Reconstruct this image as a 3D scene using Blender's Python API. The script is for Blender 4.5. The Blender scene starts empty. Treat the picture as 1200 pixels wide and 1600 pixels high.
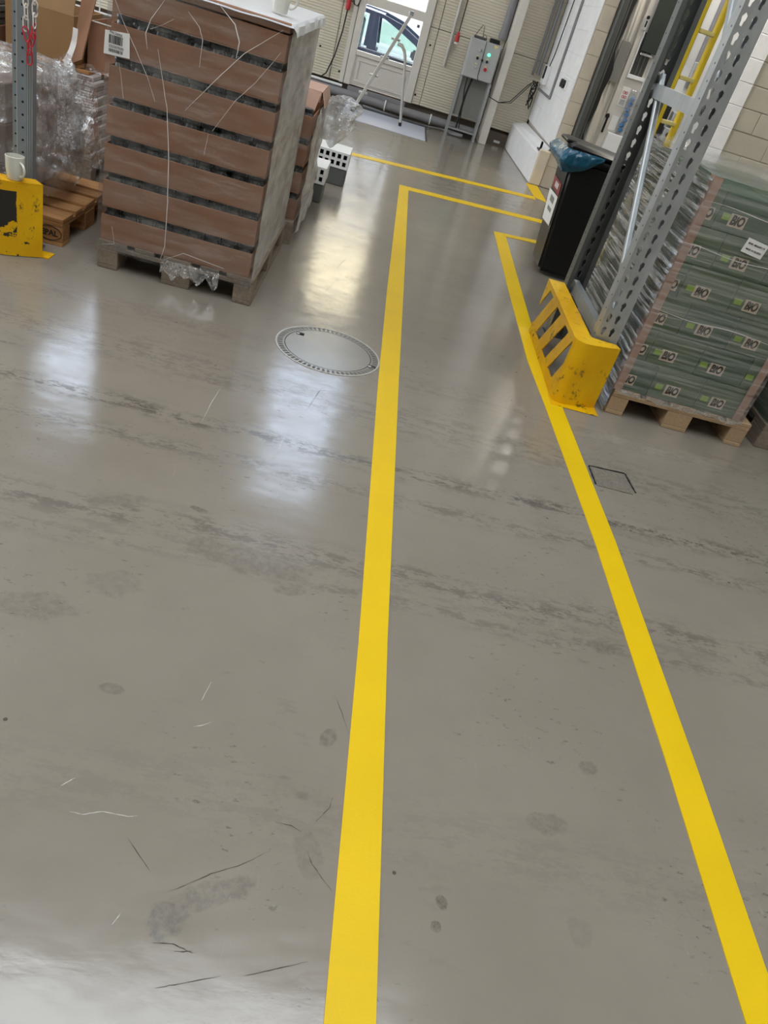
import bpy, bmesh, math, random
from mathutils import Vector, Matrix, noise

random.seed(7)
S = bpy.context.scene
COL = S.collection
PI = math.pi

# ------------------------------------------------------------------ camera
cam_d = bpy.data.cameras.new('camera')
cam_d.sensor_fit = 'VERTICAL'
cam_d.sensor_height = 36.0
cam_d.lens = 1202.0 / 1600.0 * 36.0
cam_d.clip_start = 0.02
cam_d.clip_end = 300
cam = bpy.data.objects.new('camera', cam_d)
COL.objects.link(cam)
rx = Vector((0.96567064, 0.03634403, 0.25721455))
ry = Vector((-0.23200437, 0.56606698, 0.79103865))
rz = Vector((-0.11685113, -0.8235577, 0.55506623))
M3 = Matrix((rx, ry, rz)).transposed()
cam.matrix_world = Matrix.Translation((0, 0, 1.58)) @ M3.to_4x4()
S.camera = cam

# ------------------------------------------------------------------ exposure
S.view_settings.view_transform = 'Standard'
S.view_settings.look = 'None'
S.view_settings.exposure = -0.20
S.view_settings.gamma = 1.0
S.view_settings.use_curve_mapping = False

# ------------------------------------------------------------------ sky and sun
W = bpy.data.worlds.new('sky')
S.world = W
W.use_nodes = True
wn = W.node_tree
wn.nodes.clear()
wo = wn.nodes.new('ShaderNodeOutputWorld')
wb = wn.nodes.new('ShaderNodeBackground')
ws = wn.nodes.new('ShaderNodeTexSky')
ws.sky_type = 'NISHITA'
ws.sun_disc = False
ws.sun_elevation = math.radians(38)
ws.sun_rotation = math.radians(200)
ws.air_density = 1.0
ws.dust_density = 3.0
wmix = wn.nodes.new('ShaderNodeMix')
wmix.data_type = 'RGBA'
wmix.inputs[0].default_value = 0.45
wn.links.new(ws.outputs[0], wmix.inputs[6])
wmix.inputs[7].default_value = (7.0, 7.6, 8.6, 1)      # thin white cloud
wn.links.new(wmix.outputs[2], wb.inputs[0])
wb.inputs[1].default_value = 1.35
wn.links.new(wb.outputs[0], wo.inputs[0])

sd = bpy.data.lights.new('sun', 'SUN')
sd.energy = 12.0
sd.angle = math.radians(1.0)
sd.color = (1.0, 0.93, 0.80)
so = bpy.data.objects.new('sun', sd)
COL.objects.link(so)
so.rotation_euler = (math.radians(52), 0, math.radians(-20))

ROOF_GLOW = 6.9      # glow of the rooflight overhead and of the added roof panel
SIDE_FILL = 4.0       # glow of the added unseen panel in the left wall
LAMP_W = 40.0         # watts of each ceiling lamp

# ------------------------------------------------------------------ helpers
def lin(c):
    c = c / 255.0
    return c / 12.92 if c <= 0.04045 else ((c + 0.055) / 1.055) ** 2.4

def rgb(r, g, b):
    return (lin(r), lin(g), lin(b), 1.0)

class NT:
    """small node-graph helper"""
    def __init__(self, m):
        self.t = m.node_tree
        self.n = self.t.nodes
        self.l = self.t.links
    def new(self, kind, **kw):
        nd = self.n.new(kind)
        for k, v in kw.items():
            setattr(nd, k, v)
        return nd
    def link(self, a, b):
        self.l.new(a, b)
    def put(self, sock, v):
        if isinstance(v, (int, float, tuple, list)):
            sock.default_value = v
        else:
            self.l.new(v, sock)
    def math(self, op, a, b=0.0, c=None, clamp=False):
        nd = self.new('ShaderNodeMath', operation=op, use_clamp=clamp)
        self.put(nd.inputs[0], a)
        self.put(nd.inputs[1], b)
        if c is not None:
            self.put(nd.inputs[2], c)
        return nd.outputs[0]
    def noise(self, vec, scale, detail=3.0, rough=0.55):
        nd = self.new('ShaderNodeTexNoise')
        if vec is not None:
            self.link(vec, nd.inputs['Vector'])
        nd.inputs['Scale'].default_value = scale
        nd.inputs['Detail'].default_value = detail
        nd.inputs['Roughness'].default_value = rough
        return nd.outputs['Fac']
    def ramp(self, fac, a, b):
        nd = self.new('ShaderNodeMapRange', clamp=True)
        self.put(nd.inputs[0], fac)
        nd.inputs[1].default_value = a
        nd.inputs[2].default_value = b
        return nd.outputs[0]
    def mix(self, fac, a, b):
        nd = self.new('ShaderNodeMix', data_type='RGBA')
        self.put(nd.inputs[0], fac)
        self.put(nd.inputs[6], a)
        self.put(nd.inputs[7], b)
        return nd.outputs[2]
    def coord(self, kind='Object', scale=(1, 1, 1), rot=(0, 0, 0)):
        tc = self.new('ShaderNodeTexCoord')
        mp = self.new('ShaderNodeMapping')
        mp.inputs['Scale'].default_value = scale
        mp.inputs['Rotation'].default_value = rot
        self.link(tc.outputs[kind], mp.inputs[0])
        return mp.outputs[0]
    def bump(self, h, strength=0.2, dist=0.01):
        nd = self.new('ShaderNodeBump')
        nd.inputs['Strength'].default_value = strength
        nd.inputs['Distance'].default_value = dist
        self.link(h, nd.inputs['Height'])
        return nd.outputs[0]

MATS = {}
def mat(name, col, rough=0.6, metal=0.0, var=0.12, vscale=9.0, bump=0.0, bscale=60.0,
        stretch=(1, 1, 1), coat=0.0, spec=0.5, emit=None, estr=0.0, alpha=1.0):
    m = bpy.data.materials.new(name)
    m.use_nodes = True
    g = NT(m)
    p = g.n['Principled BSDF']
    v = g.coord('Object', stretch)
    f = g.noise(v, vscale, 4)
    dark = tuple(c * (1 - var) for c in col[:3]) + (1,)
    lite = tuple(min(1, c * (1 + var)) for c in col[:3]) + (1,)
    g.link(g.mix(g.ramp(f, 0.3, 0.7), dark, lite), p.inputs['Base Color'])
    p.inputs['Metallic'].default_value = metal
    g.link(g.math('ADD', g.math('MULTIPLY', f, rough * 0.3), rough * 0.85), p.inputs['Roughness'])
    p.inputs['Coat Weight'].default_value = coat
    p.inputs['Specular IOR Level'].default_value = spec
    if bump:
        g.link(g.bump(g.noise(v, bscale, 3), bump, 0.01), p.inputs['Normal'])
    if emit:
        p.inputs['Emission Color'].default_value = emit
        p.inputs['Emission Strength'].default_value = estr
    MATS[name] = m
    return m

class MB:
    """mesh builder in world coordinates"""
    def __init__(self):
        self.bm = bmesh.new()
        self.mi = 0
    def face(self, pts):
        vs = [self.bm.verts.new(p) for p in pts]
        f = self.bm.faces.new(vs)
        f.material_index = self.mi
        return f
    def box(self, x0, x1, y0, y1, z0, z1):
        v = [self.bm.verts.new(p) for p in ((x0, y0, z0), (x1, y0, z0), (x1, y1, z0), (x0, y1, z0),
                                            (x0, y0, z1), (x1, y0, z1), (x1, y1, z1), (x0, y1, z1))]
        for q in ((3, 2, 1, 0), (4, 5, 6, 7), (0, 1, 5, 4), (1, 2, 6, 5), (2, 3, 7, 6), (3, 0, 4, 7)):
            f = self.bm.faces.new([v[i] for i in q])
            f.material_index = self.mi
        return self
    def hexa(self, lo, hi):
        """two rings of 4 points, lo below hi"""
        v = [self.bm.verts.new(p) for p in list(lo) + list(hi)]
        for q in ((3, 2, 1, 0), (4, 5, 6, 7), (0, 1, 5, 4), (1, 2, 6, 5), (2, 3, 7, 6), (3, 0, 4, 7)):
            f = self.bm.faces.new([v[i] for i in q])
            f.material_index = self.mi
        return self
    def loft(self, rings, cap=True, closed=True):
        vr = [[self.bm.verts.new(p) for p in r] for r in rings]
        n = len(vr[0])
        for a, b in zip(vr[:-1], vr[1:]):
            for i in range(n if closed else n - 1):
                j = (i + 1) % n
                f = self.bm.faces.new((a[i], a[j], b[j], b[i]))
                f.material_index = self.mi
        if cap:
            f = self.bm.faces.new(list(reversed(vr[0]))); f.material_index = self.mi
            f = self.bm.faces.new(vr[-1]); f.material_index = self.mi
        return self
    def prism(self, pts, axis, a, b):
        """2D polygon extruded along an axis ('x','y','z')"""
        def P(u, v, t):
            return {'x': (t, u, v), 'y': (u, t, v), 'z': (u, v, t)}[axis]
        self.loft([[P(u, v, a) for u, v in pts], [P(u, v, b) for u, v in pts]])
        return self
    def tube(self, pts, r, n=8, cap=True):
        pts = [Vector(p) for p in pts]
        rings = []
        up = None
        for i, p in enumerate(pts):
            d = (pts[min(i + 1, len(pts) - 1)] - pts[max(i - 1, 0)]).normalized()
            if up is None:
                up = Vector((0, 0, 1)) if abs(d.z) < 0.9 else Vector((1, 0, 0))
            s = d.cross(up).normalized()
            up = s.cross(d).normalized()
            rr = r[i] if isinstance(r, (list, tuple)) else r
            rings.append([p + (s * math.cos(2 * PI * k / n) + up * math.sin(2 * PI * k / n)) * rr for k in range(n)])
        self.loft(rings, cap)
        return self
    def bar(self, p0, p1, w, h, up=(0, 0, 1)):
        """rectangular bar between two points"""
        p0, p1 = Vector(p0), Vector(p1)
        d = (p1 - p0).normalized()
        s = d.cross(Vector(up)).normalized()
        u = s.cross(d).normalized()
        r = lambda p: [p - s * w / 2 - u * h / 2, p + s * w / 2 - u * h / 2, p + s * w / 2 + u * h / 2, p - s * w / 2 + u * h / 2]
        self.loft([r(p0), r(p1)])
        return self
    def lathe(self, prof, c, n=24, cap=False):
        rings = [[(c[0] + r * math.cos(2 * PI * k / n), c[1] + r * math.sin(2 * PI * k / n), c[2] + z) for k in range(n)] for r, z in prof]
        self.loft(rings, cap)
        return self
    def disc(self, c, r, normal, t=0.004, n=12):
        c = Vector(c); d = Vector(normal).normalized()
        self.tube([c, c + d * t], r, n)
        return self
    def build(self, name, material, parent=None, bevel=0.0, smooth=False, origin=None, seg=1):
        bm = self.bm
        bmesh.ops.recalc_face_normals(bm, faces=bm.faces[:])
        if bevel:
            ed = [e for e in bm.edges if len(e.link_faces) == 2 and e.calc_face_angle(0) > 0.6]
            bmesh.ops.bevel(bm, geom=ed, offset=bevel, segments=seg, affect='EDGES', clamp_overlap=True)
        me = bpy.data.meshes.new(name)
        if origin is None:
            if parent is not None:
                origin = WL[parent.name]
            else:
                xs = [v.co for v in bm.verts]
                origin = Vector((sum(v.x for v in xs) / len(xs), sum(v.y for v in xs) / len(xs), min(v.z for v in xs)))
        origin = Vector(origin)
        bmesh.ops.translate(bm, verts=bm.verts[:], vec=-origin)
        bm.to_mesh(me)
        bm.free()
        if smooth:
            me.shade_smooth()
            me.set_sharp_from_angle(angle=math.radians(38))
        for m in (material if isinstance(material, (list, tuple)) else [material]):
            me.materials.append(m)
        o = bpy.data.objects.new(name, me)
        COL.objects.link(o)
        if parent is not None:
            o.parent = parent
            o.location = origin - WL[parent.name]
        else:
            o.location = origin
        WL[o.name] = origin
        return o

WL = {}
def tag(o, label=None, cat=None, group=None, kind=None):
    if label: o['label'] = label
    if cat: o['category'] = cat
    if group: o['group'] = group
    if kind: o['kind'] = kind
    return o

def thing(name, label, cat, loc, group=None):
    o = bpy.data.objects.new(name, None)
    o.empty_display_size = 0.1
    COL.objects.link(o)
    o.location = loc
    WL[o.name] = Vector(loc)
    return tag(o, label, cat, group)

def bx(name, m, parent, *b, bevel=0.0):
    return MB().box(*b).build(name, m, parent, bevel)

def share(o, parent, loc, rot=None):
    """copy of one object under a parent, sharing its mesh"""
    c = o.copy()
    COL.objects.link(c)
    c.parent = parent
    c.location = Vector(loc) - (WL[parent.name] if parent else Vector((0, 0, 0)))
    if rot: c.rotation_euler = rot
    WL[c.name] = Vector(loc)
    return c

def text_mesh(body, size, shear=0.0, bold=0.0):
    cu = bpy.data.curves.new('lettering', 'FONT')
    cu.body = body
    cu.size = size
    cu.shear = shear
    cu.offset = bold
    cu.align_x = 'CENTER'
    cu.align_y = 'CENTER'
    cu.extrude = 0.0004
    cu.resolution_u = 3
    o = bpy.data.objects.new('lettering', cu)
    COL.objects.link(o)
    dg = bpy.context.evaluated_depsgraph_get()
    me = bpy.data.meshes.new_from_object(o.evaluated_get(dg))
    bpy.data.objects.remove(o)
    return me

def put_text(me, name, m, parent, loc, rot, scale=(1, 1, 1)):
    o = bpy.data.objects.new(name, me)
    if not me.materials:
        me.materials.append(m)
    COL.objects.link(o)
    o.parent = parent
    o.location = Vector(loc) - WL[parent.name]
    o.rotation_euler = rot
    o.scale = scale
    WL[o.name] = Vector(loc)
    return o

# ------------------------------------------------------------------ materials
CARD = mat('cardboard', rgb(152, 113, 88), 0.8, var=0.06, vscale=14, bump=0.08, bscale=90, spec=0.3)
CARD_PINK = mat('pinkish_cardboard', rgb(186, 152, 134), 0.8, var=0.06, spec=0.3)
CARD_DARK = mat('brown_box_board', rgb(150, 116, 78), 0.8, var=0.07, vscale=6, spec=0.3)
CARD_GREY = mat('grey_pink_carton', rgb(170, 152, 144), 0.8, var=0.07, spec=0.3)
CARD_GREEN = mat('green_carton', rgb(108, 122, 98), 0.65, var=0.10, vscale=8, spec=0.35)
CARD_GREEN2 = mat('dark_green_carton', rgb(96, 114, 94), 0.65, var=0.10, vscale=8, spec=0.35)
PAPER = mat('white_paper', rgb(226, 224, 220), 0.7, var=0.03)
PRINT = mat('black_print', rgb(30, 28, 28), 0.7, var=0.1)
PRINT_BROWN = mat('brown_print', rgb(70, 58, 46), 0.7, var=0.1)
PATCH = mat('beige_print_patch', rgb(222, 204, 182), 0.7, var=0.04)
LEAF = mat('lime_print_patch', rgb(156, 190, 76), 0.7, var=0.06)
JAR = mat('dark_jar_glass', rgb(40, 46, 50), 0.12, var=0.25, spec=0.8)
LID = mat('dark_jar_lid', rgb(52, 56, 60), 0.3, metal=0.5, var=0.2)
YEL = mat('yellow_tape', rgb(222, 184, 2), 0.5, var=0.04, vscale=3.0, bump=0.05, bscale=140, spec=0.3)
GALV = mat('galvanised_steel', rgb(176, 180, 182), 0.42, metal=0.75, var=0.12, vscale=16, stretch=(1, 1, 0.35))
GALV_B = mat('blue_grey_steel', rgb(140, 148, 154), 0.5, metal=0.45, var=0.1, vscale=14, stretch=(1, 1, 0.3))
STEEL_DK = mat('dark_steel', rgb(84, 86, 88), 0.45, metal=0.6, var=0.15)
ALU = mat('aluminium', rgb(186, 182, 174), 0.38, metal=0.25, var=0.06)
BLACK = mat('black_plastic', rgb(12, 12, 13), 0.38, var=0.2, vscale=5)
RUBBER = mat('black_rubber', rgb(26, 26, 26), 0.8, var=0.2)
HOLE = mat('hole_shadow_black', rgb(18, 18, 18), 0.9, var=0.1)
GREYP = mat('grey_plastic', rgb(86, 87, 84), 0.55, var=0.06)
WHITEP = mat('white_plastic', rgb(222, 222, 220), 0.5, var=0.03)
CERAMIC = mat('white_glazed_ceramic', rgb(214, 212, 200), 0.18, var=0.02, coat=0.3)
PIPE_G = mat('grey_pvc_pipe', rgb(128, 126, 128), 0.5, var=0.06)
CABINET = mat('grey_painted_cabinet', rgb(168, 168, 166), 0.5, var=0.05)
REDP = mat('red_plastic', rgb(178, 28, 36), 0.45, var=0.1)
REDCHAIN = mat('red_chain_plastic', rgb(196, 40, 54), 0.4, var=0.1)
WHITECHAIN = mat('white_chain_plastic', rgb(226, 218, 208), 0.45, var=0.05)
PINKP = mat('faded_pink_plastic', rgb(190, 140, 130), 0.35, var=0.08)
YLAD = mat('yellow_fibreglass', rgb(206, 176, 26), 0.5, var=0.12, vscale=7)
YTREAD = mat('pale_yellow_tread', rgb(224, 208, 132), 0.55, var=0.05)
SIDING = None
DOORW = mat('white_door_paint', rgb(206, 200, 190), 0.45, var=0.03)
WHITEW = mat('white_masonry_paint', rgb(232, 231, 230), 0.75, var=0.05, vscale=5, bump=0.25, bscale=45)
BEIGEB = mat('beige_block', rgb(206, 194, 174), 0.8, var=0.06, vscale=7, bump=0.3, bscale=50)
TAUPEB = mat('taupe_block', rgb(178, 172, 156), 0.85, var=0.06, vscale=6, bump=0.3, bscale=55)
MORTAR = mat('mortar', rgb(158, 150, 136), 0.9, var=0.08)
BASEBR = mat('brown_base_render', rgb(104, 92, 80), 0.85, var=0.15, vscale=6)
CEIL = mat('ceiling_sheet', rgb(156, 152, 144), 0.8, var=0.05)
WALLP = mat('pale_wall_paint', rgb(206, 200, 188), 0.8, var=0.05)
DKGREEN = mat('dark_green_board', rgb(38, 46, 38), 0.6, var=0.12)
GREYBOARD = mat('mid_grey_panel', rgb(128, 126, 120), 0.6, var=0.06)
DARKJAMB = mat('dark_grey_jamb', rgb(74, 75, 72), 0.5, var=0.1)
CURTAIN = mat('cream_pvc_curtain', rgb(214, 208, 196), 0.4, var=0.05, vscale=4)
BLUEBAG = mat('blue_bag_film', rgb(30, 80, 104), 0.22, var=0.25, vscale=18, bump=0.6, bscale=22)
CONCRETE_EXT = mat('outside_paving', rgb(170, 168, 162), 0.9, var=0.08, vscale=2)
FACADE = mat('cream_facade', rgb(214, 200, 166), 0.85, var=0.05, vscale=1.0)
CARPAINT = mat('slate_car_paint', rgb(72, 84, 108), 0.25, metal=0.3, var=0.05, coat=0.8)
CARTRIM = mat('car_trim', rgb(176, 180, 186), 0.25, metal=0.8, var=0.04)
TYRE = mat('tyre', rgb(28, 28, 28), 0.85, var=0.1)

def wood(name, a, b, stretch):
    m = bpy.data.materials.new(name); m.use_nodes = True
    g = NT(m); p = g.n['Principled BSDF']
    v = g.coord('Object', stretch)
    oi = g.new('ShaderNodeObjectInfo')
    f = g.noise(v, 14, 5, 0.6)
    f2 = g.math('ADD', g.math('MULTIPLY', f, 0.8), g.math('MULTIPLY', oi.outputs['Random'], 0.35))
    g.link(g.mix(g.ramp(f2, 0.25, 0.85), a, b), p.inputs['Base Color'])
    p.inputs['Roughness'].default_value = 0.8
    p.inputs['Specular IOR Level'].default_value = 0.3
    g.link(g.bump(f, 0.3, 0.004), p.inputs['Normal'])
    return m
WOOD_Y = wood('pallet_wood_along', rgb(150, 122, 92), rgb(184, 156, 124), (6, 0.6, 6))
WOOD_OX = wood('pallet_wood_old', rgb(128, 86, 48), rgb(190, 142, 92), (0.6, 6, 6))
WOOD_GY = wood('pallet_wood_grey', rgb(104, 94, 84), rgb(146, 130, 112), (5, 0.8, 5))

def worn_yellow(name, stripes=False):
    m = bpy.data.materials.new(name); m.use_nodes = True
    g = NT(m); p = g.n['Principled BSDF']
    v = g.coord('Object')
    f1 = g.noise(v, 9, 6, 0.7)
    f2 = g.noise(g.coord('Object', (1.0, 1.0, 0.6), (0.3, 0.5, 0.2)), 34, 4, 0.75)
    sx = g.new('ShaderNodeSeparateXYZ'); g.link(v, sx.inputs[0])
    wear = g.math('MULTIPLY', g.ramp(f1, 0.52, 0.60), g.ramp(f2, 0.50, 0.58))
    low = g.ramp(sx.outputs[2], 0.36, 0.02)
    wear = g.math('MULTIPLY', wear, g.math('ADD', g.math('MULTIPLY', low, 0.7), 0.45), clamp=True)
    col = g.mix(g.ramp(g.noise(v, 4, 3), 0.3, 0.7), rgb(212, 156, 1), rgb(230, 182, 4))
    if stripes:
        # black field between 5 cm and 30 cm height on the long side, broken up by noise
        zz = g.math('MULTIPLY', g.math('GREATER_THAN', sx.outputs[2], 0.045), g.math('LESS_THAN', sx.outputs[2], 0.315))
        xx = g.math('LESS_THAN', g.math('ADD', sx.outputs[0], g.math('MULTIPLY', f1, 0.03)), 0.014)
        fl = g.math('GREATER_THAN', g.math('ADD', g.math('MULTIPLY', f1, 0.7), g.math('MULTIPLY', sx.outputs[2], 0.9)), 0.44)
        wear = g.math('MULTIPLY', wear, 1.8, clamp=True)
        wear = g.math('MAXIMUM', wear, g.math('MULTIPLY', g.math('MULTIPLY', zz, xx), fl))  # black field merged into the wear mask
    g.link(g.mix(wear, col, rgb(44, 42, 34)), p.inputs['Base Color'])
    p.inputs['Specular IOR Level'].default_value = 0.3
    g.link(g.math('ADD', g.math('MULTIPLY', wear, 0.25), 0.42), p.inputs['Roughness'])
    g.link(g.bump(wear, 0.3, 0.002), p.inputs['Normal'])
    return m
YGUARD = worn_yellow('worn_yellow_paint')
YGUARD_L = worn_yellow('worn_yellow_with_black_field', True)

def siding_mat():
    m = bpy.data.materials.new('ribbed_siding'); m.use_nodes = True
    g = NT(m); p = g.n['Principled BSDF']
    tc = g.new('ShaderNodeTexCoord')
    sx = g.new('ShaderNodeSeparateXYZ')
    geo = g.new('ShaderNodeNewGeometry')
    g.link(geo.outputs['Position'], sx.inputs[0])
    w = g.math('SINE', g.math('MULTIPLY', sx.outputs[2], 2 * PI / 0.034))
    g.link(g.bump(w, 0.55, 0.004), p.inputs['Normal'])
    f = g.noise(geo.outputs['Position'], 1.6, 5)
    g.link(g.mix(g.ramp(f, 0.3, 0.75), rgb(196, 187, 166), rgb(209, 200, 181)), p.inputs['Base Color'])
    p.inputs['Roughness'].default_value = 0.55
    return m
SIDING = siding_mat()

def film_mat(name, milk, gloss, stretch, scale=22.0, streak=0.5, tint=(0.95, 0.95, 0.95, 1), rough=0.12, rot=(0, 0, 0), bdist=0.012, base=0.0, sharp=(0.38, 0.64)):
    """thin clear wrapping film: mostly see-through, glossy along its wrinkles, a little milky"""
    m = bpy.data.materials.new(name); m.use_nodes = True
    g = NT(m)
    for nd in list(g.n):
        if nd.type == 'BSDF_PRINCIPLED': g.n.remove(nd)
    out = [nd for nd in g.n if nd.type == 'OUTPUT_MATERIAL'][0]
    v = g.coord('Object', stretch, rot)
    f = g.noise(v, scale, 5, 0.6)
    h = g.noise(v, scale * 0.45, 3, 0.5)
    nrm = g.bump(g.math('ADD', f, g.math('MULTIPLY', h, 1.5)), 0.9, bdist)
    tr = g.new('ShaderNodeBsdfTransparent'); tr.inputs[0].default_value = tint
    gl = g.new('ShaderNodeBsdfGlossy'); gl.inputs[0].default_value = (0.95, 0.96, 0.97, 1); gl.inputs['Roughness'].default_value = rough
    g.link(nrm, gl.inputs['Normal'])
    df = g.new('ShaderNodeBsdfDiffuse'); df.inputs[0].default_value = (0.74, 0.73, 0.71, 1)
    lw = g.new('ShaderNodeLayerWeight'); lw.inputs[0].default_value = 0.35
    g.link(nrm, lw.inputs['Normal'])
    gf = g.math('ADD', g.math('MULTIPLY', lw.outputs['Fresnel'], gloss), g.math('MULTIPLY', g.ramp(f, 0.55, 0.75), streak * gloss), clamp=True)
    m1 = g.new('ShaderNodeMixShader'); m2 = g.new('ShaderNodeMixShader')
    g.link(g.math('ADD', g.math('MULTIPLY', g.ramp(f, sharp[0], sharp[1]), milk * 1.1), base), m1.inputs[0])
    g.link(tr.outputs[0], m1.inputs[1]); g.link(df.outputs[0], m1.inputs[2])
    g.link(gf, m2.inputs[0]); g.link(m1.outputs[0], m2.inputs[1]); g.link(gl.outputs[0], m2.inputs[2])
    g.link(m2.outputs[0], out.inputs['Surface'])
    return m
FILM = film_mat('clear_stretch_film', 0.10, 0.30, (0.25, 1, 1.6), 16, 0.35)
FILM_MILK_GLARE = film_mat('milky_glare_film', 0.26, 0.35, (1, 0.5, 1.6), 6, 0.3, rough=0.2, rot=(0.5, 0, 0), base=0.40)  # milky film, with the glare on its side mixed into the white
FILM_TIGHT = film_mat('tight_horizontal_film', 0.22, 0.45, (0.12, 0.3, 5), 12, 0.5)
FILM_GLARE = film_mat('glare_streaked_film', 0.85, 1.0, (1, 0.10, 3.2), 13, 1.9, rough=0.16, rot=(0.10, 0, 0), bdist=0.14, sharp=(0.48, 0.58))  # glare streaks along the wrinkles painted in as diffuse white
FILM_BAG = film_mat('crumpled_clear_film', 0.22, 0.8, (1, 1, 0.6), 15, 0.9, rough=0.06, bdist=0.06)
FILM_FOLD = mat('white_film_fold_glint', rgb(214, 208, 202), 0.3, var=0.05)
FILM_SHEET = mat('white_film_sheet', rgb(214, 214, 216), 0.3, var=0.06, vscale=8, stretch=(1, 0.3, 1), bump=0.3, bscale=14)

def glass_mat(name, tint, gloss=0.5):
    m = bpy.data.materials.new(name); m.use_nodes = True
    g = NT(m)
    for nd in list(g.n):
        if nd.type == 'BSDF_PRINCIPLED': g.n.remove(nd)
    out = [nd for nd in g.n if nd.type == 'OUTPUT_MATERIAL'][0]
    tr = g.new('ShaderNodeBsdfTransparent'); tr.inputs[0].default_value = tint
    gl = g.new('ShaderNodeBsdfGlossy'); gl.inputs['Roughness'].default_value = 0.02
    fr = g.new('ShaderNodeFresnel'); fr.inputs[0].default_value = 1.45
    mx = g.new('ShaderNodeMixShader')
    g.link(g.math('MULTIPLY', fr.outputs[0], gloss), mx.inputs[0])
    g.link(tr.outputs[0], mx.inputs[1]); g.link(gl.outputs[0], mx.inputs[2])
    g.link(mx.outputs[0], out.inputs['Surface'])
    return m
GLASS = glass_mat('window_glass', (0.93, 0.95, 0.96, 1), 0.8)
CARGLASS = glass_mat('green_tinted_car_glass', (0.84, 0.93, 0.89, 1), 0.9)

def glow_panel_mat(nm, st):
    m = bpy.data.materials.new(nm); m.use_nodes = True
    g = NT(m); p = g.n['Principled BSDF']
    p.inputs['Base Color'].default_value = (0.8, 0.83, 0.86, 1)
    p.inputs['Emission Color'].default_value = (0.88, 0.94, 1.0, 1)
    p.inputs['Emission Strength'].default_value = st
    return m
ROOFM = glow_panel_mat('roof_panel_glow', ROOF_GLOW)
SIDEM = glow_panel_mat('side_fill_glow', SIDE_FILL)
TUBE = mat('lit_lamp_diffuser', rgb(240, 238, 230), 0.5, var=0.0, emit=(1.0, 0.95, 0.86, 1), estr=5.0)
GREENLED = mat('lit_green_lamp', rgb(60, 200, 140), 0.4, var=0.0, emit=(0.15, 1.0, 0.55, 1), estr=2.2)

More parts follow.
